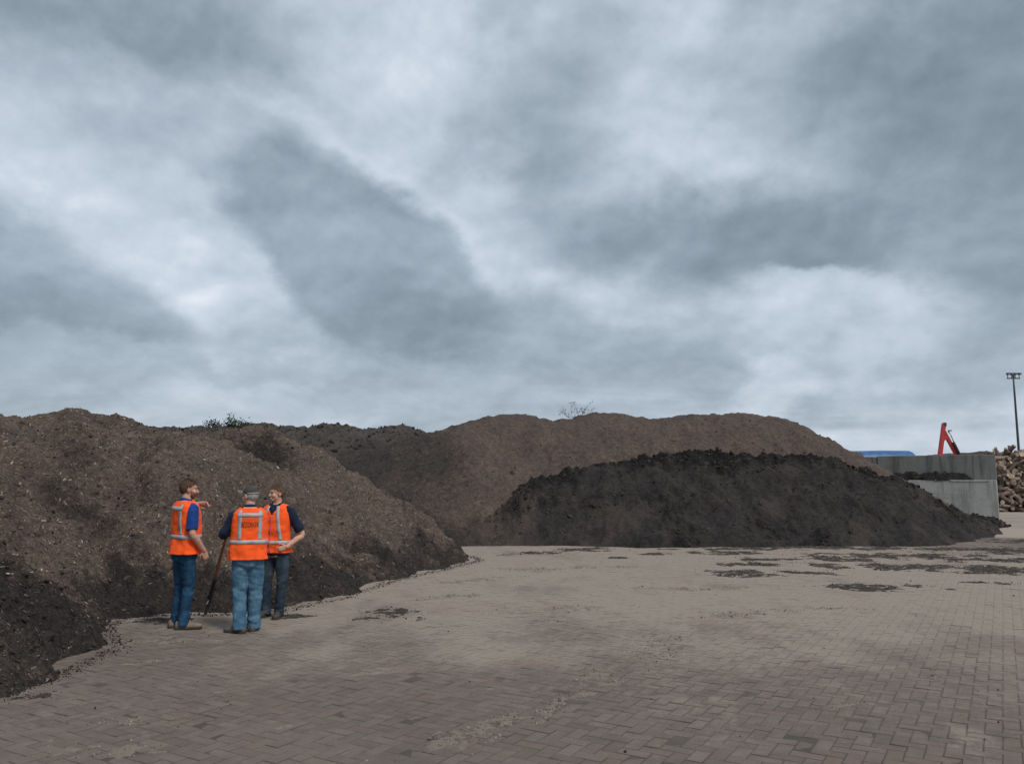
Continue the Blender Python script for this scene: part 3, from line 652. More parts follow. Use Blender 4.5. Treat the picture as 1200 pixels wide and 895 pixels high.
def heapF(u, v):
    r = np.hypot((u - 2.7) / 1.9, (v - .3) / .38) + .25 * fbm(u * 1.5, v * 2, 3, 801)
    return 1.70 + .36 * sstep(-r, -1.05, -.5) * (1 + .35 * fbm(u * 3, v * 3, 3, 803)) - .02
us = np.arange(.3, 5.2, .04); vs = np.arange(-.02, .45, .04); U, Vv = np.meshgrid(us, vs); Zf = heapF(U, Vv)
V = np.stack([WA.x + wd.x * U + wn.x * Vv, WA.y + wd.y * U + wn.y * Vv, Zf], -1).reshape(-1, 3); nx = len(us)
ii = (np.arange(len(vs) - 1)[:, None] * nx + np.arange(nx - 1)[None]).ravel()
tag(link('soil_bank', np_mesh('soil_bank', V, np.stack([ii, ii + 1, ii + nx + 1, ii + nx], -1), True, {'moist_and_shade': np.full(len(V), .5)}), M_black), 'dark soil lying along the ledge of the concrete wall', 'soil')

# ------------------------------------------------------------------ red crane arm behind the wall
M_red = simple('red_paint', (.42,.028,.026), .45, .2, 6, .1); M_dark = simple('dark_steel', (.03,.032,.035), .5, .2, 12); M_steel = simple('steel', (.35,.35,.34), .35, .2, 12, metal=.8)
crane = tag(empty('loading_crane', (25.4, 48, 0)), 'red folded crane arm rising above the concrete wall', 'crane')
def beam(name, a, b, wa, wb, th, m, parent):
    a, b = Vector(a), Vector(b); L_ = (b - a).length; q = (b - a).to_track_quat('Z', 'Y')
    V = [(sx * wd_ / 2, sy * th / 2, z) for z, wd_ in ((0, wa), (L_, wb)) for sx, sy in ((-1,-1),(1,-1),(1,1),(-1,1))]
    bm_ = MB().add([q @ Vector(v) + a for v in V], [(0,3,2,1),(4,5,6,7),(0,1,5,4),(1,2,6,5),(2,3,7,6),(3,0,4,7)])
    return link(name, bm_.mesh(name, bevel=.02), m, parent)
beam('main_boom', (-.45, 0, 1.6), (.20, 0, 5.05), .25, .17, .22, M_red, crane)
beam('folding_boom', (.16, .02, 4.62), (1.12, .02, 2.6), .19, .17, .2, M_red, crane)
beam('boom_bracket', (-.02, -.01, 4.05), (.36, -.01, 4.30), .16, .14, .20, M_red, crane)
link('boom_head', MB().box((.24, 0, 5.0), (.16, .2, .22)).mesh('boom_head', bevel=.02), M_dark, crane)
link('hydraulic_cylinder', MB().tube([(.92, -.14, 3.25), (.62, -.14, 3.95)], .075, 10, 'flat').mesh('cyl', True), M_dark, crane)
link('piston_rod', MB().tube([(.66, -.14, 3.9), (.44, -.14, 4.50)], .03, 8, 'flat').mesh('rod', True), M_steel, crane)
link('hose_bundle', MB().tube([(.44, -.1, 4.5), (.36, -.12, 4.62), (.55, -.12, 4.63)], .035, 8).mesh('hose', True), M_dark, crane)
beam('slew_column', (-.45, 0, .9), (-.45, 0, 1.75), .5, .42, .5, M_red, crane)
link('base_frame', MB().box((-.2, 0, .72), (2.4, 1.4, .36)).mesh('bf', bevel=.03), M_dark, crane)
for sx in (-1.2, .8):
    for sy in (-.85, .85):
        link('outrigger_leg', MB().box((sx, sy, .36), (.14, .14, .7)).box((sx, sy, .02), (.4, .4, .04)).mesh('ol', bevel=.01), M_dark, crane)

# ------------------------------------------------------------------ blue covered container
M_blue = simple('blue_tarpaulin', (.026,.105,.27), .5, .25, 3, .4, 6); M_bgrey = simple('container_steel', (.10,.12,.14), .6, .2, 4)
cont = tag(empty('covered_container', (25.2, 60, 0)), 'long container with blue tarpaulin cover behind the wall', 'container')
link('container_body', MB().box((0, 0, 1.6), (8., 2.4, 3.0)).mesh('cb', bevel=.03), M_bgrey, cont)
rings = []
for x, s_ in ((-4.1, .75), (-4.0, .95), (-3.9, 1), (-2, 1.02), (0, .98), (2, 1.02), (3.9, 1), (4.0, .95), (4.1, .75)):
    ring = [(x, 1.32 * s_ * math.cos(a), 3.05 + .82 * s_ * max(0, math.sin(a)) ** .7 - (.35 if math.sin(a) < 0 else 0)) for a in [2 * math.pi * k / 20 for k in range(20)]]
    rings.append(ring)
link('tarpaulin', MB().loft(rings).mesh('tarp', True), M_blue, cont)

# ------------------------------------------------------------------ floodlight mast
M_mast = simple('mast_steel', (.045,.048,.05), .5, .2, 3); M_glass = simple('lamp_glass', (.12,.13,.14), .15, .1)
mast = tag(empty('floodlight_mast', (37.4, 60, 0)), 'tall dark floodlight mast standing beyond the log pile', 'light mast')
link('pole', MB().tube([(0, 0, 0), (0, 0, 4.5), (0, 0, 9.4)], [.10, .085, .06], 10, 'flat').mesh('pole', True), M_mast, mast)
link('crossbar', MB().box((0, 0, 9.25), (.98, .08, .08)).box((0, 0, 9.42), (.12, .12, .4)).mesh('cb', bevel=.01), M_mast, mast)
for x in (-.42, -.14, .15, .44):
    l = link('floodlight', MB().box((x, -.06, 9.58), (.2, .2, .15)).box((x, 0, 9.4), (.05, .05, .26)).mesh('fl', bevel=.015), M_mast, mast)
    link('lens', MB().box((x, -.18, 9.57), (.17, .02, .12)).mesh('ln', bevel=.004), M_glass, l)

# ------------------------------------------------------------------ stacked logs
def make_bark(name, a, b):
    m, t, bs = mat(name); p = t.obj(); r = t.n.new('ShaderNodeObjectInfo').outputs['Random']
    col = t.mix(t.noise(t.mapping(p, scale=(8, 8, 1.5)), 2, 5, .7), a, b)
    sc = t.vmath('SCALE', col); t.put(sc.node.inputs['Scale'], t.ss(r, 0, 1, .55, 1.35))
    t.put(bs.inputs['Base Color'], sc); bs.inputs['Roughness'].default_value = .9
    t.put(bs.inputs['Normal'], t.bump(t.noise(t.mapping(p, scale=(10, 10, 2)), 4, 5, .7), .9, .03)); return m
M_bark = make_bark('bark', (.13,.096,.078), (.31,.238,.193)); M_cut = make_bark('cut_wood', (.32,.235,.175), (.48,.37,.28))
def log_parts(seed):
    r_ = np.random.default_rng(seed); bk = MB(); n = 11; rings = []
    wob = r_.normal(0, .09, n)
    for k in range(5):
        z = -.5 + k / 4; tp = 1 + r_.normal(0, .05)
        rings.append([((1 + wob[i]) * tp * math.cos(2 * math.pi * i / n), (1 + wob[i]) * tp * math.sin(2 * math.pi * i / n), z) for i in range(n)])
    bk.loft(rings); me = bk.mesh('log', True); me.materials.append(M_bark); me.materials.append(M_cut)
    for f in me.polygons:
        if len(f.vertices) > 4: f.material_index = 1; f.use_smooth = False
    return me
log_kinds = [log_parts(s_) for s_ in range(5)]
lr = random.Random(4); nlog = 0; core = MB()
for layer in range(2):
    z = .12
    row = 0
    while z < 3.3:
        x = 27.0 + (row % 2) * .16
        while x < 29.3:
            dz = lr.uniform(-.06, .06); rad = lr.uniform(.065, .135); ln = lr.uniform(.65, 1.15)
            top = 3.38 + .10 * math.sin(x * 3.1) - .05 * (x - 27)
            if z + dz < top:
                o = link('log', log_kinds[lr.randrange(5)])
                o.location = (x + lr.uniform(-.07, .07), 45.1 + layer * .5 + z * .12 + lr.uniform(-.14, .14), z + dz)
                o.scale = (rad, rad, ln)
                d_ = Vector((lr.gauss(0, .8), lr.gauss(-.45, .4), lr.gauss(0, .42))).normalized()
                o.rotation_euler = d_.to_track_quat('Z', 'Y').to_euler(); nlog += 1
                tag(o, 'split log in the tall log pile right of the concrete wall', 'log', 'logs piled beside the wall')
            x += lr.uniform(.22, .34)
        z += .205; row += 1
core.loft([[(26.95, 45.9, 0), (34, 45.9, 0), (34, 50, 0), (26.95, 50, 0)], [(27.05, 46.2, 3.1), (34, 46.2, 2.9), (34, 49, 2.9), (27.05, 49, 3.1)]])
tag(link('log_pile_core', core.mesh('core'), M_bark), 'dark inner mass of the log pile beside the wall', 'log pile', kind='stuff')

# ------------------------------------------------------------------ plants on the crests
M_leaf = make_chip('leaf', [(0, (.018,.032,.016)), (.5, (.035,.055,.026)), (1, (.060,.085,.040))]); M_twig = simple('twig', (.05,.042,.035), .9)
def leaves(pos, size):
    n = len(pos); V0 = np.array([(-1,0,0),(0,-.45,.12),(1,0,0),(0,.45,.12)]); F0 = np.array([(0,1,2,3)])
    return scatter_mesh(V0, F0, rand_rot(n) * size[:, None, None], pos)
def plant(name, label, base, stems, leaf_n, leaf_s, twig_r, cat):
    root = tag(empty(name, base), label, cat); tw = MB(); pts = []
    for st in stems:
        tw.tube(st, [twig_r, twig_r * .7] + [twig_r * .4] * (len(st) - 2), 5, 'flat', None, 2)
        for _ in range(leaf_n):
            k = random.uniform(.35, 1) * (len(st) - 1); i = min(int(k), len(st) - 2); f = k - i
            pts.append(np.array(st[i]) * (1 - f) + np.array(st[i + 1]) * f + rng.normal(0, leaf_s * 1.6, 3))
    link('twigs', tw.mesh('twigs', True), M_twig, root)
    lf = link('foliage', np_mesh('foliage', *leaves(np.array(pts), rng.uniform(.6, 1.3, len(pts)) * leaf_s)), M_leaf, root); lf['kind'] = 'stuff'
    return root
def top_of(h, x, y):
    return float(h.Z[int(round((y - h.y0) / h.res)), int(round((x - h.x0) / h.res))])
st = []
for k in range(16):
    x = random.uniform(-.42, .42); hh = random.uniform(.06, .15)
    st.append([(x, random.uniform(-.15, .15), 0), (x + random.uniform(-.08, .08), 0, hh * .6), (x + random.uniform(-.15, .15), random.uniform(-.1, .1), hh)])
for x, hh in ((-.02, .29), (.05, .25), (-.36, .15), (.42, .12)):
    st.append([(x, 0, 0), (x + .01, 0, hh * .6), (x + .04, 0, hh)])
px_, py_ = -6.15, 17.6
plant('low_shrub', 'small dark green shrub on the crest of the near brown heap', (px_, py_, top_of(A, px_, py_) - .02), st, 30, .026, .008, 'shrub')
st = []
for k in range(15):
    x = random.uniform(-.42, .42); h1 = random.uniform(.22, .52)
    a = random.uniform(-.35, .35); st.append([(x * .7, random.uniform(-.15, .15), 0), (x + a * .4, 0, h1 * .5), (x + a, random.uniform(-.2, .2), h1), (x + a * 1.3 + random.uniform(-.1, .1), 0, h1 * 1.12)])
px_, py_ = 2.35, 29.8
plant('sparse_bush', 'sparse twiggy bush on the crest of the long brown heap', (px_, py_, top_of(Bh, px_, py_) - .05), st, 9, .032, .007, 'bush')
st = [[(0, 0, 0), (.1, 0, .4), (.15, 0, .8)], [(.2, 0, 0), (.15, 0, .3), (.3, 0, .6)]]
plant('thin_weed', 'thin weed growing behind the right end of the wall', (20.6, 35.9, 2.28), st, 8, .03, .008, 'weed') if False else None

# ------------------------------------------------------------------ people
M_skin = simple('skin', (.56,.30,.215), .55, .12, 30); M_orange = None
def cloth(name, col, var=.2, scale=14, bs=.5):
    m, t, b = mat(name); p = t.obj()
    n = t.noise(p, scale, 5, .6); c = t.mix(t.ss(n, .3, .7), tuple(q * (1 - var) for q in col), tuple(q * (1 + var) for q in col))
    t.put(b.inputs['Base Color'], c); b.inputs['Roughness'].default_value = .85; b.inputs['Specular IOR Level'].default_value = .2
    b.inputs['Sheen Weight'].default_value = .05
    wv = t.math('ADD', t.noise(p, 22, 4, .55), t.math('MULTIPLY', t.noise(p, 260, 2), .25))
    t.put(b.inputs['Normal'], t.bump(wv, bs, .012)); return m
M_orange = cloth('orange_vest', (1.,.112,.018), .03, 9, .5)
M_tape = simple('reflective_tape', (.36,.37,.38), .45, .1, 30, .2, 60); M_print = simple('black_print', (.03,.02,.02), .8)
M_trim = cloth('pink_trim', (.80,.10,.13), .06)
def denim(name, a, bcol):
    m, t, b = mat(name); p = t.obj(); n = t.noise(p, 6, 5, .65)
    c = t.mix(t.ss(n, .38, .66), a, bcol); c = t.mix(.35, c, t.ramp(t.noise(t.mapping(p, scale=(1, 1, .3)), 120, 3), [(.3, (.6,.6,.6)), (.7, (1.4,1.4,1.4))]), 'MULTIPLY')
    t.put(b.inputs['Base Color'], c); b.inputs['Roughness'].default_value = .9; b.inputs['Specular IOR Level'].default_value = .15
    t.put(b.inputs['Normal'], t.bump(t.noise(p, 26, 4, .6), .5, .012)); return m

def remesh(mb, vox, smooth=3, disp=None):
    me = mb.mesh('tmp'); o = bpy.data.objects.new('tmp', me); C.objects.link(o)
    m = o.modifiers.new('r', 'REMESH'); m.mode = 'VOXEL'; m.voxel_size = vox; m.use_smooth_shade = True
    if smooth: s_ = o.modifiers.new('s', 'SMOOTH'); s_.factor = .5; s_.iterations = smooth
    dg = bpy.context.evaluated_depsgraph_get(); out = bpy.data.meshes.new_from_object(o.evaluated_get(dg))
    bpy.data.objects.remove(o)
    if disp:
        n = len(out.vertices); co = np.empty(n * 3, np.float32); out.vertices.foreach_get('co', co); co = co.reshape(-1, 3)
        no = np.empty(n * 3, np.float32); out.vertices.foreach_get('normal', no); no = no.reshape(-1, 3)
        out.vertices.foreach_set('co', (co + no * disp(co)[:, None]).astype(np.float32).ravel()); out.update()
    return out

TZ  = [.78,.88,.96,1.06,1.18,1.30,1.39,1.45,1.485,1.51,1.535]
TA  = [.180,.182,.175,.168,.178,.192,.196,.182,.145,.100,.070]
TB  = [.122,.126,.124,.120,.124,.128,.122,.108,.092,.076,.064]
TY  = [0,0,.004,.008,.006,.0,-.008,-.014,-.018,-.02,-.02]
def torso_ab(z, off, belly=0):
    a = np.interp(z, TZ, TA) + off; b = np.interp(z, TZ, TB) + off; y = np.interp(z, TZ, TY)
    g = belly * math.exp(-((z - 1.06) / .16) ** 2); return a + g * .5, b + g, y + g * .5
def ring(z, off, belly=0, n=28, e=2.35):
    a, b, yc = torso_ab(z, off, belly); out = []
    for k in range(n):
        t = 2 * math.pi * k / n; c, s_ = math.cos(t), math.sin(t)
        out.append((a * math.copysign(abs(c) ** (2 / e), c), yc + b * math.copysign(abs(s_) ** (2 / e), s_), z))
    return out

def hand(mb, wpos, d, n, thumb, curl=.5, point=False):
    d = Vector(d).normalized(); n = Vector(n); n = (n - d * n.dot(d)).normalized(); s_ = d.cross(n) * thumb
    wpos = Vector(wpos)
    mb.tube([wpos - d * .02, wpos + d * .03, wpos + d * .085], [.027, .036, .038], 12, 'round', (n, .42))
    for i, (off, ln) in enumerate(((.028, .075), (.0095, .084), (-.0095, .078), (-.027, .062))):
        c = (.08 if point and i == 0 else curl); b = wpos + d * .085 + s_ * off; pts = [b - d * .02]; dd = d.copy()
        for seg in range(3):
            ang = c * (seg + .6); dv = (d * math.cos(ang) + n * math.sin(ang)).normalized(); pts.append(b); b = b + dv * ln * (.45, .32, .23)[seg]
        pts.append(b); mb.tube(pts, [.0095, .0095, .009, .0085, .0075], 8)
    b = wpos + d * .025 + s_ * .025
    mb.tube([b, b + (d * .6 + s_ * .8).normalized() * .035 + n * .008, b + (d * .85 + s_ * .5).normalized() * .07 + n * .018], [.013, .0115, .009], 8)

def person(label, loc, heading, scale, pose, col):
    HD = Matrix.Translation((0, 0, 1.56)) @ Matrix.Rotation(-R(pose.get('head', 0)), 4, 'Z') @ Matrix.Rotation(R(pose.get('nod', 0)), 4, 'X') @ Matrix.Translation((0, 0, -1.56))
    body = MB(); belly = pose.get('belly', 0)
    body.loft([ring(z, -.014 if z < 1.5 else -.006, belly) for z in (.80, .88, .96, 1.06, 1.18, 1.30, 1.39, 1.45, 1.485, 1.51, 1.535)])
    body.tube([(0, -.02, 1.47), (0, -.012, 1.53), (0, .0, 1.60)], [.062, .058, .056], 16)
    hd = MB()
    hd.ell((0, -.010, 1.686), (.074, .095, .094)); hd.ell((0, .034, 1.632), (.059, .060, .078)); hd.ell((0, .062, 1.578), (.034, .032, .026))
    hd.ell((0, .02, 1.60), (.056, .05, .045))
    hd.ell((0, .083, 1.690), (.045, .014, .011)); hd.ell((0, .0915, 1.598), (.023, .009, .0085))
    for s_ in (-1, 1): hd.ell((s_ * .034, .066, 1.635), (.025, .026, .028)); hd.ell((s_ * .077, -.004, 1.652), (.009, .021, .032))
    hd.tube([(0, .090, 1.672), (0, .106, 1.650), (0, .112, 1.634)], [.009, .012, .015], 8)
    body.add(hd.v, hd.f, HD)
    arms = pose['arms']; legs = pose['legs']
    for key in ('L', 'R'):
        sg = -1 if key == 'L' else 1; a = arms[key]; S = Vector((sg * a.get('sx', .178), a.get('sy', -.01), 1.425)); E_ = Vector(a['elbow']); W_ = Vector(a['wrist'])
        body.tube([S - Vector((sg * .05, 0, 0)), S, S.lerp(E_, .5), E_, E_.lerp(W_, .4), W_], [.05, .056, .048, .041, .041, .028], 14)
        hand(body, W_, a['dir'], a['palm'], a.get('thumb', 1), a.get('curl', .5), a.get('point', False))
        l = legs[key]; K = Vector(l['knee']); An = Vector(l['ankle'])
        body.tube([(sg * .09, 0, .88), Vector((sg * .092, 0, .86)).lerp(K, .5), K, K.lerp(An, .4), An], [.082, .072, .055, .054, .038], 14)
        body.tube([An, An + Vector((0, .06, -.03))], [.036, .03], 10)
    p = link('person', remesh(body, .0055, 2), M_skin); tag(p, label, 'person', 'people in orange safety vests')
    p.location = loc; p.rotation_euler = (0, 0, -R(heading)); p.scale = (scale,) * 3
    # shirt with sleeves and collar
    sh = MB(); sh.loft([ring(z, .004, belly) for z in (.84, .96, 1.06, 1.18, 1.30, 1.39, 1.45, 1.485, 1.508)])
    for key in ('L', 'R'):
        sg = -1 if key == 'L' else 1; a = arms[key]; S = Vector((sg * a.get('sx', .178), a.get('sy', -.01), 1.42)); E_ = Vector(a['elbow']); W_ = Vector(a['wrist'])
        if col['long']: sh.tube([S - Vector((sg * .06, 0, .0)), S, S.lerp(E_, .5), E_, E_.lerp(W_, .5), E_.lerp(W_, .97)], [.066, .072, .066, .060, .054, .044], 16, 'flat')
        else: sh.tube([S - Vector((sg * .06, 0, 0)), S, S.lerp(E_, .45), S.lerp(E_, .86)], [.064, .072, .070, .067], 16, 'flat')
    fold = lambda co: .005 * vnoise3(co * np.array([22, 22, 13]), 3) + .006 * vnoise3(co * np.array([9, 9, 16]), 8)
    shirt = link('shirt', remesh(sh, .008, 2, fold), col['shirt'], p)
    cb = MB(); V_, F_ = [], []
    cr = [(.070 * math.cos(t), -.014 + .068 * math.sin(t) + .006, 1.522 - .020 * math.sin(t) - (.03 if pose.get('open') and math.sin(t) > .8 else 0)) for t in [2 * math.pi * k / 24 for k in range(25)]]
    cb.tube(cr, .0125, 8, 'flat', ((0, 0, 1), 1.7), 1); link('collar', cb.mesh('collar', True), col['shirt'], shirt)
    # trousers
    tr = MB(); tr.loft([ring(z, .006, belly * .6) for z in (.83, .88, .96, 1.03)]); tr.ell((0, -.01, .86), (.172, .132, .11)); wl = col['leg']
    for key in ('L', 'R'):
        sg = -1 if key == 'L' else 1; l = legs[key]; K = Vector(l['knee']); An = Vector(l['ankle']); bt = An + Vector((0, .0, -.045)); H_ = Vector((sg * .092, -.005, .88))
        tr.tube([H_, H_.lerp(K, .45), K, K.lerp(bt, .5), bt], [.098, .094 * (.55 + .45 * wl), .074 * wl, .068 * wl, .070 * wl], 18, 'flat')
        tr.tube([bt + Vector((0, .02, .03)), bt + Vector((0, .035, .0))], [.058 * wl, .06 * wl], 14, 'flat')
    def tfold(co):
        z = co[:, 2]; n1 = vnoise3(co * np.array([10, 10, 20]), 12); n2 = vnoise3(co * np.array([26, 26, 34]), 14)
        k = .35 + 1.0 * np.exp(-((z - .14) / .10) ** 2) + .9 * np.exp(-((z - .5) / .1) ** 2) + .7 * np.exp(-((z - .8) / .08) ** 2)
        return k * (.007 * n1 + .0035 * n2 + .006 * vnoise3(np.c_[co[:, 0] * 14 + co[:, 2] * 22, co[:, 1] * 14 - co[:, 2] * 9, co[:, 2] * 5], 19))
    link('trousers', remesh(tr, .008, 2, tfold), col['jeans'], p)
    # shoes
    for key in ('L', 'R'):
        l = legs[key]; An = Vector(l['ankle']); fy = R(l.get('yaw', 0)); M = Matrix.Translation((An.x, An.y, 0)) @ Matrix.Rotation(-fy, 4, 'Z')
        up = MB(); rings = []
        for y, wd_, ht, zb in ((-.085, .022, .055, .02), (-.075, .036, .075, .018), (-.03, .040, .105, .016), (.03, .042, .095, .016), (.09, .047, .065, .016), (.15, .049, .055, .016), (.19, .040, .045, .018), (.212, .02, .032, .02)):
            rings.append([(wd_ * math.cos(t) * (1 if math.sin(t) < .2 else .86), y, zb + max(0, (math.sin(t) + .55) / 1.55) * ht) for t in [2 * math.pi * k / 14 for k in range(14)]])
        up.loft(rings); me = up.mesh('shoe', True); me.transform(M); sho = link('shoe', me, col['shoe'], p)
        so = MB(); so.loft([[(sx * (1 + .02), y, z) for sx, y in ((.0, -.097), (.03, -.09), (.042, -.05), (.040, .02), (.050, .1), (.050, .16), (.034, .205), (0, .22), (-.034, .205), (-.050, .16), (-.050, .1), (-.040, .02), (-.042, -.05), (-.03, -.09))] for z in (.001, .024)])
        me = so.mesh('sole', bevel=.003); me.transform(M); link('sole', me, col['sole'], sho)
    # vest
    hem = pose.get('hem', .88)
    def surf(x, z, side, off):                  # point of the vest at height z, sideways x, front (+1) or back (-1)
        z_ = hem + (z - hem); flare = .022 * (1 - min(1, max(0, (z_ - hem) / .25)))
        a, b, yc = torso_ab(z_, .022 + flare + off, belly); u = min(abs(x) / a, .999); e = 2.35
        return (x, yc + side * b * (1 - u ** e) ** (1 / e), z_)
    def vfold(co):
        k = 1.3 - .6 * np.clip((co[:, 2] - hem) / .5, 0, 1)
        hm = np.clip(1 - (co[:, 2] - hem) / .3, 0, 1)
        return k * (.016 * hm * vnoise3(co * np.array([17, 17, 2.5]), 33 + int(heading) % 50) + .009 * vnoise3(co * np.array([15, 15, 5]), 31 + int(heading) % 50) + .010 * vnoise3(co * np.array([6, 6, 12]), 37) + .004 * vnoise3(co * np.array([24, 24, 30]), 41))
    zs = np.concatenate([np.linspace(hem, 1.28, 40), np.linspace(1.288, 1.528, 34)]); nth = 120; rows = []
    for z in zs:
        flare = .022 * (1 - min(1, max(0, (z - hem) / .25))); a, b, yc = torso_ab(z, .022 + flare, belly); e = 2.35
        rows.append([(a * math.copysign(abs(math.cos(t)) ** (2 / e), math.cos(t)), yc + b * math.copysign(abs(math.sin(t)) ** (2 / e), math.sin(t)), z) for t in [2 * math.pi * k / nth for k in range(nth)]])
    V = np.array(rows).reshape(-1, 3); F = []
    vd = pose.get('vneck', 1.44)
    for j in range(len(zs) - 1):
        for i in range(nth):
            k = (i + 1) % nth; c = V[[j * nth + i, j * nth + k, (j + 1) * nth + k, (j + 1) * nth + i]].mean(0)
            if c[1] > .02 and c[2] > vd and abs(c[0]) < .012 + (c[2] - vd) * .62: continue
            if c[1] <= .02 and c[2] > 1.515: continue
            F.append((j * nth + i, j * nth + k, (j + 1) * nth + k, (j + 1) * nth + i))
    def nrm(co):
        n = np.c_[co[:, 0] / .19 ** 2, co[:, 1] / .14 ** 2, np.clip(co[:, 2] - 1.38, 0, 1) * 60]; return n / np.maximum(np.linalg.norm(n, axis=1), 1e-6)[:, None]
    def put(name, V, F, m, parent, th):
        V = np.asarray(V, float); V = V + nrm(V) * vfold(V)[:, None]; F = np.array(F)
        o = link(name, np_mesh(name, V, F, True), m, parent); md = o.modifiers.new('thickness', 'SOLIDIFY'); md.thickness = th; md.offset = 1; return o
    vest = put('vest', V, F, M_orange, p, .004)
    def strip(name, pts, m=M_tape, off=.0055, th=.0012):   # pts[j][i] grid of (x, z, side)
        nj, ni = len(pts), len(pts[0]); V = [surf(x, z, s_, off) for r_ in pts for x, z, s_ in r_]
        F = [(j * ni + i, j * ni + i + 1, (j + 1) * ni + i + 1, (j + 1) * ni + i) for j in range(nj - 1) for i in range(ni - 1)]
        # keep outward winding whatever the side
        V_ = np.array(V); f = F[len(F) // 2]; nn = np.cross(V_[f[1]] - V_[f[0]], V_[f[2]] - V_[f[0]])
        if nn.dot(nrm(V_[f[0]][None])[0]) < 0: F = [f[::-1] for f in F]
        return put(name, V, F, m, vest, th)
    bz = pose.get('band', 1.10); V = []; F = []; n2 = 64
    for z in (bz - .025, bz, bz + .025):
        flare = .022 * (1 - min(1, max(0, (z - hem) / .25))); a, b, yc = torso_ab(z, .0280 + flare, belly); e = 2.35
        V += [(a * math.copysign(abs(math.cos(t)) ** (2 / e), math.cos(t)), yc + b * math.copysign(abs(math.sin(t)) ** (2 / e), math.sin(t)), z) for t in [2 * math.pi * k / n2 for k in range(n2)]]
    for j in range(2):
        for i in range(n2): k = (i + 1) % n2; F.append((j * n2 + i, j * n2 + k, (j + 1) * n2 + k, (j + 1) * n2 + i))
    put('waist_band', V, F, M_tape, vest, .0012)
    for side in (-1, 1):
        for sx in (-1, 1):
            zz = np.linspace(bz + .03, 1.492, 22); dx = pose.get('slant', 0) if side > 0 else 0
            strip('shoulder_band', [[(sx * ((.098 if side > 0 else .122) + u + dx * (z - 1.3)), z, side) for u in (-.022, 0, .022)] for z in zz])
    strip('yoke_band', [[(x, z, -1) for x in np.linspace(-.15, .15, 20)] for z in (1.405, 1.43, 1.455)], M_tape, .0075)
    strip('front_zip', [[(x, z, 1) for x in (-.008, .008)] for z in np.linspace(hem + .01, vd - .01, 20)], M_trim, .006)
    if pose.get('text'):
        cu = bpy.data.curves.new('t', 'FONT'); cu.body = pose['text']; cu.size = .084; cu.align_x = 'CENTER'; cu.space_character = 1.05
        to = bpy.data.objects.new('t', cu); C.objects.link(to); bpy.context.view_layer.update()
        tm = bpy.data.meshes.new_from_object(to.evaluated_get(bpy.context.evaluated_depsgraph_get())); bpy.data.objects.remove(to)
        bm = bmesh.new(); bm.from_mesh(tm); bmesh.ops.triangulate(bm, faces=bm.faces); bm.to_mesh(tm); bm.free()
        co = np.array([v.co[:] for v in tm.vertices]); wdt = co[:, 0].max() - co[:, 0].min(); k = .205 / wdt
        V = np.array([surf(c[0] * k, 1.285 + c[1] * 1.05, -1, .0125) for c in co]); V = V + nrm(V) * vfold(V)[:, None]
        F = np.array([[v for v in f.vertices] for f in tm.polygons])
        link('vest_lettering', np_mesh('vest_lettering', V, F), M_print, vest)
    # hair, beard, cap
    def shell(name, r, keepf, m, amp, fr, c0=(0, -.010, 1.686), seed=0, strands=0, slen=1.):
        nu, nv = 48, 32; V = [];
        for j in range(nv + 1):
            t = -math.pi / 2 + math.pi * j / nv
            for i in range(nu):
                a = 2 * math.pi * i / nu; u = np.array((math.cos(t) * math.cos(a), math.cos(t) * math.sin(a), math.sin(t))); V.append(u)
        V = np.array(V); k = keepf(V) + .12 * vnoise3(V * 5, seed); kk = sstep(k, -.08, .10)
        n = amp * (vnoise3(V * fr, seed + 1) + .6 * vnoise3(V * fr * 2.2, seed + 2)) + 0
        rr = (.90 + .10 * kk)[:, None] + (n * kk)[:, None]
        co = V * rr * np.array(r) + np.array(c0); Fq = [(j * nu + i, j * nu + (i + 1) % nu, (j + 1) * nu + (i + 1) % nu, (j + 1) * nu + i) for j in range(nv) for i in range(nu)]
        Fq = [f for f in Fq if kk[list(f)].max() > .02]
        co_ = co; Fq = np.array(Fq)
        if strands:                             # short strands standing off the scalp break up the outline
            rs = np.random.default_rng(seed + 90); ok = np.where(kk > .6)[0]; k_ = rs.choice(ok, strands); u = V[k_]
            fl = np.array([0, -.55, -.85]) + rs.normal(0, .45, (strands, 3)); fl = fl - u * (fl * u).sum(1)[:, None]; fl /= np.linalg.norm(fl, axis=1)[:, None]
            sd_ = np.cross(u, fl); b0 = co[k_] + fl * rs.uniform(-.012, .012, (strands, 1)) + sd_ * rs.uniform(-.006, .006, (strands, 1)) - u * .001; ln = rs.uniform(.012, .03, (strands, 1)) * slen
            tip = b0 + fl * ln + u * rs.uniform(.001, .008, (strands, 1)) * slen; w2 = sd_ * .0018
            SV = np.stack([b0 - w2, b0 + w2, tip + w2 * .3, tip - w2 * .3], 1).reshape(-1, 3); SF = np.arange(strands * 4).reshape(-1, 4) + len(co)
            co_ = np.concatenate([co, SV]); Fq = np.concatenate([Fq, SF])
        me = np_mesh(name, co_, Fq, True); me.transform(HD); return link(name, me, m, p)
    def hairline(V):
        y, z = V[:, 1], V[:, 2]
        return z - np.interp(y, [-1, -.5, -.1, .15, .5, .85, 1], [-.95, -.85, -.38, -.12, .30, .50, .54])
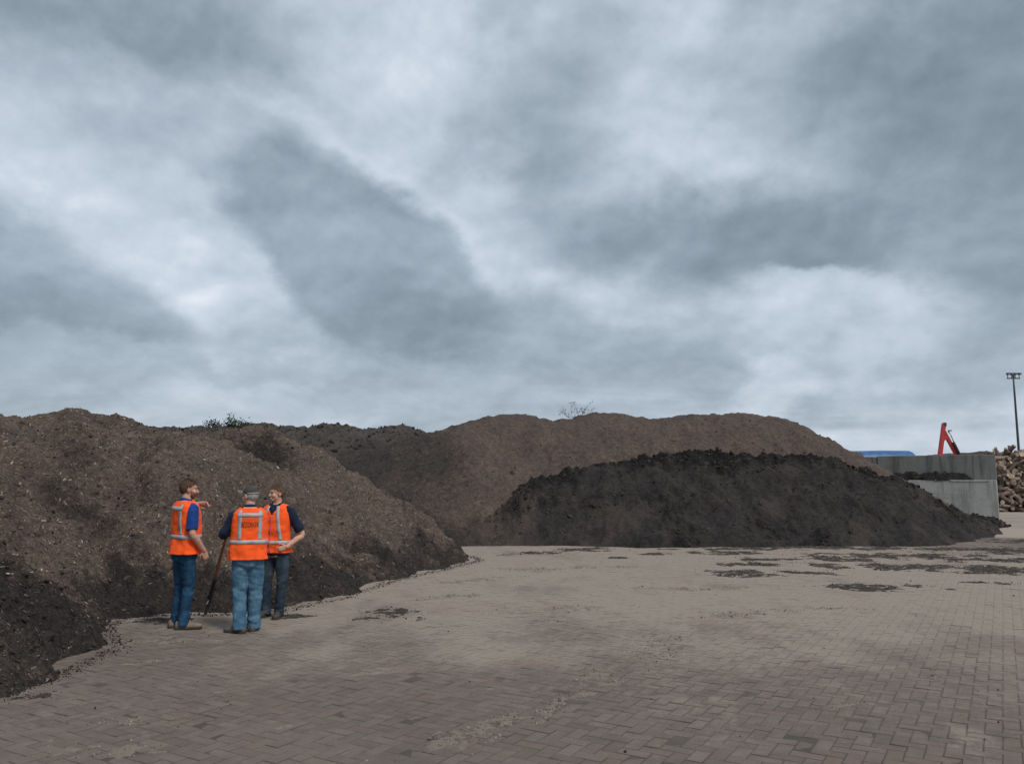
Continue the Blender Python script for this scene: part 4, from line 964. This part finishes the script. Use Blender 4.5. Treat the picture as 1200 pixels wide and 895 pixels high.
    if col.get('cap'):
        shell('hair', (.079, .100, .098), lambda V: np.minimum(hairline(V), .0 - V[:, 2]), col['hair'], .02, 9, seed=3, strands=1800, slen=.8)
        cp = shell('cap', (.084, .108, .104), lambda V: V[:, 2] - np.interp(V[:, 1], [-1, 0, 1], [-.06, .06, .34]), col['cap'], .008, 4, seed=5)
        vs_ = MB(); rt = []
        for j in range(7):
            f = j / 6; rt.append([((.078 - .012 * f * f) * math.sin(t), .055 + f * .115 * math.cos(t) + .035 * math.cos(t), 1.722 + .030 * f - .05 * (math.sin(t) ** 2)) for t in np.linspace(-1.45, 1.45, 15)])
        Vv_ = np.array(rt).reshape(-1, 3); Fv = [(j * 15 + i, j * 15 + i + 1, (j + 1) * 15 + i + 1, (j + 1) * 15 + i) for j in range(6) for i in range(14)]
        me = np_mesh('visor', Vv_, np.array(Fv), True); me.transform(HD); v_ = link('visor', me, M_visor, cp); md = v_.modifiers.new('t', 'SOLIDIFY'); md.thickness = .006
        st_ = MB().tube([(.0865 * math.cos(t), -.010 + .111 * math.sin(t), 1.690) for t in np.linspace(math.pi * 1.08, math.pi * 1.92, 14)], .005, 6, 'round', ((0, 0, 1), 1.5), 1).mesh('strap', True); st_.transform(HD)
        link('cap_strap', st_, M_trim2, cp)
    else:
        shell('hair', (.0785, .100, .1015) if not col.get('curly') else (.081, .102, .108), hairline, col['hair'], .045 if not col.get('curly') else .075, 9 if not col.get('curly') else 7, seed=11, strands=4200, slen=1. if not col.get('curly') else 1.3)
    if col.get('beard'):
        shell('beard', (.066, .070, .088), lambda V: np.minimum(-V[:, 2] - .05 - .25 * (np.abs(V[:, 0]) < .35), V[:, 1] + .1), col['beard'], .03, 9, (0, .034, 1.632), 17, 1500, .5)
    for s_ in (-1, 1):
        e_ = MB().ell((s_ * .031, .0835, 1.668), (.0112, .0092, .0058), HD, 12, 8); ey_ = link('eye', e_.mesh('eye', True), M_eye, p)
        link('iris', MB().ell((s_ * .031, .0925, 1.668), (.0052, .003, .0056), HD, 10, 6).mesh('iris', True), M_iris, ey_)
        link('eyebrow', MB().tube([HD @ Vector((s_ * .015, .094, 1.687)), HD @ Vector((s_ * .032, .0945, 1.692)), HD @ Vector((s_ * .050, .084, 1.687))], [.004, .0045, .003], 6).mesh('eb', True), col['hair'], p)
    mo = link('mouth', MB().tube([HD @ Vector((-.024, .0905, 1.603)), HD @ Vector((0, .0995, 1.598)), HD @ Vector((.024, .0905, 1.603))], [.003, .0055, .003], 8, 'round', ((0, 0, 1), .9)).mesh('mouth', True), M_teeth if pose.get('smile') else M_lip, p)
    return p
M_visor = simple('grey_visor', (.13,.125,.12), .8, .2, 30); M_trim2 = simple('pale_strap', (.30,.30,.29), .7); M_eye = simple('eye_white', (.26,.22,.20), .4); M_iris = simple('iris', (.03,.04,.05), .2)
M_lip = simple('lip', (.36,.14,.11), .5); M_teeth = simple('teeth', (.7,.66,.6), .4)
royal = cloth('royal_blue_shirt', (.012,.045,.20)); navy = cloth('navy_shirt', (.010,.016,.034)); navy2 = cloth('navy_jumper', (.012,.022,.045))
dark_denim = denim('dark_denim', (.012,.040,.085), (.028,.080,.150)); light_denim = denim('faded_denim', (.050,.120,.190), (.115,.215,.300)); grey_denim = denim('grey_denim', (.020,.034,.052), (.050,.070,.090))
suede = simple('tan_suede', (.20,.145,.105), .9, .2, 25, .4); grey_shoe = simple('grey_shoe', (.10,.092,.080), .8, .2, 25, .4); brown_shoe = simple('brown_boot', (.055,.042,.033), .7, .25, 25, .4); sole = simple('dark_sole', (.035,.030,.026), .9)
redhair = simple('reddish_hair', (.125,.066,.038), .75, .45, 60, .8, 90); white_hair = simple('white_hair', (.52,.50,.47), .75, .2, 60, .8, 90); brown_hair = simple('light_brown_hair', (.165,.105,.066), .75, .5, 50, .9, 70)
beardm = simple('ginger_beard', (.24,.115,.070), .8, .3, 60, .8, 90); capm = cloth('dark_cap', (.060,.055,.054))

P1 = person('man with reddish hair in orange vest, royal blue sleeves, raising one hand', (-3.91, 9.86, zg(-3.91, 9.86)), 44, .98,
    {'head': 17, 'nod': -6, 'hem': .885, 'band': 1.09,
     'arms': {'R': {'elbow': (.262, -.035, 1.135), 'wrist': (.232, .13, .925), 'dir': (-.10, .35, -.9), 'palm': (-.95, .1, 0), 'thumb': -1, 'curl': .45},
              'L': {'elbow': (-.235, .17, 1.24), 'wrist': (-.075, .165, 1.475), 'dir': (.50, .80, .02), 'palm': (.7, -.4, -.5), 'thumb': 1, 'curl': .6, 'point': True}},
     'legs': {'R': {'knee': (.10, .025, .50), 'ankle': (.085, -.02, .085), 'yaw': 30}, 'L': {'knee': (-.10, .01, .50), 'ankle': (-.105, -.03, .085), 'yaw': -8}}},
    dict(shirt=royal, long=False, jeans=dark_denim, leg=.92, shoe=suede, sole=sole, hair=redhair, beard=beardm))
P2 = person('older man in grey cap, back turned, lettered orange vest and faded jeans', (-3.085, 9.66, zg(-3.085, 9.66)), -20, .94,
    {'head': -44, 'nod': -4, 'belly': .035, 'hem': .885, 'band': 1.10, 'text': 'BEZOEKER',
     'arms': {'L': {'elbow': (-.305, .05, 1.185), 'wrist': (-.235, .335, 1.20), 'dir': (.1, .95, -.12), 'palm': (0, -.1, -1), 'thumb': 1, 'curl': .75},
              'R': {'sx': .150, 'sy': .03, 'elbow': (.14, .20, 1.16), 'wrist': (-.02, .33, 1.12), 'dir': (-.9, .2, .1), 'palm': (0, -1, 0), 'thumb': 1, 'curl': .6}},
     'legs': {'L': {'knee': (-.085, .02, .50), 'ankle': (-.075, -.03, .085), 'yaw': -52}, 'R': {'knee': (.10, .02, .50), 'ankle': (.095, .05, .085), 'yaw': 15}}},
    dict(shirt=navy2, long=True, jeans=light_denim, leg=1.18, shoe=grey_shoe, sole=sole, hair=white_hair, cap=capm))
P3 = person('smiling curly-haired man facing left, navy polo, hand on hip, partly hidden', (-3.07, 10.72, zg(-3.07, 10.72)), 194, .945,
    {'head': 36, 'nod': -3, 'hem': .86, 'band': 1.00, 'vneck': 1.375, 'slant': -.14, 'open': True, 'smile': True,
     'arms': {'L': {'elbow': (-.35, -.08, 1.10), 'wrist': (-.225, .10, .945), 'dir': (.80, .40, -.30), 'palm': (.3, -.8, 0), 'thumb': -1, 'curl': .5},
              'R': {'elbow': (.262, -.03, 1.13), 'wrist': (.24, .12, .92), 'dir': (-.05, .3, -.95), 'palm': (-1, 0, 0), 'thumb': -1, 'curl': .5}},
     'legs': {'L': {'knee': (-.135, .04, .50), 'ankle': (-.10, .03, .085), 'yaw': -12}, 'R': {'knee': (.09, .05, .50), 'ankle': (.09, .06, .085), 'yaw': 12}}},
    dict(shirt=navy, long=False, jeans=grey_denim, leg=.98, shoe=brown_shoe, sole=sole, hair=brown_hair, curly=True))

# ------------------------------------------------------------------ spade
M_ash = simple('ash_handle', (.27,.125,.050), .55, .25, 18); M_blade = simple('worn_steel', (.045,.043,.042), .45, .4, 14, .3, metal=.6)
M_shine = simple('bright_steel', (.30,.30,.29), .4, .3, 14, metal=.5)
sp0 = Vector((-3.965, 10.76, .0)); sp1 = Vector((-3.45, 10.03, 1.19)); ax = (sp1 - sp0).normalized(); Lsp = (sp1 - sp0).length
spade = tag(empty('spade', sp0), 'spade with wooden handle stuck in compost beside the capped man', 'spade')
Q = ax.to_track_quat('Z', 'Y').to_matrix().to_4x4() @ Matrix.Rotation(R(58), 4, 'Z')
def spart(name, mb, m, parent=spade, smooth=True, bevel=0):
    me = mb.mesh(name, smooth, bevel); me.transform(Q); return link(name, me, m, parent)
spart('handle', MB().tube([(0, 0, .62), (0, .004, .95), (0, 0, Lsp - .1)], [.021, .019, .018], 10, 'flat'), M_ash)
gr = spart('grip', MB().tube([(-.055, 0, Lsp), (.055, 0, Lsp)], .017, 10), M_ash)
spart('grip_fork', MB().tube([(0, 0, Lsp - .12), (-.03, 0, Lsp - .06), (-.05, 0, Lsp)], .011, 8).tube([(0, 0, Lsp - .12), (.03, 0, Lsp - .06), (.05, 0, Lsp)], .011, 8), M_ash, gr)
spart('socket', MB().tube([(0, 0, .27), (0, 0, .45), (0, 0, .66)], [.03, .026, .023], 10, 'flat'), M_blade)
V = []
for z in np.linspace(-.06, .29, 8):
    wz = .088 if z > .06 else .088 * math.sqrt(max(.05, 1 - ((.06 - z) / .125) ** 2))
    V.append([(x * wz, .018 * (1 - x * x) - .01 - .03 * (z - .29), z) for x in np.linspace(-1, 1, 9)])
Vb = np.array(V).reshape(-1, 3); Fb = [(j * 9 + i, j * 9 + i + 1, (j + 1) * 9 + i + 1, (j + 1) * 9 + i) for j in range(7) for i in range(8)]
me = np_mesh('blade', Vb, np.array(Fb), True); me.transform(Q); bl_ = link('blade', me, M_blade, spade); md = bl_.modifiers.new('t', 'SOLIDIFY'); md.thickness = .004
spart('tread', MB().tube([(-.088, 0, .292), (-.02, .006, .296)], .009, 8).tube([(.02, .006, .296), (.088, 0, .292)], .009, 8), M_shine, bl_)
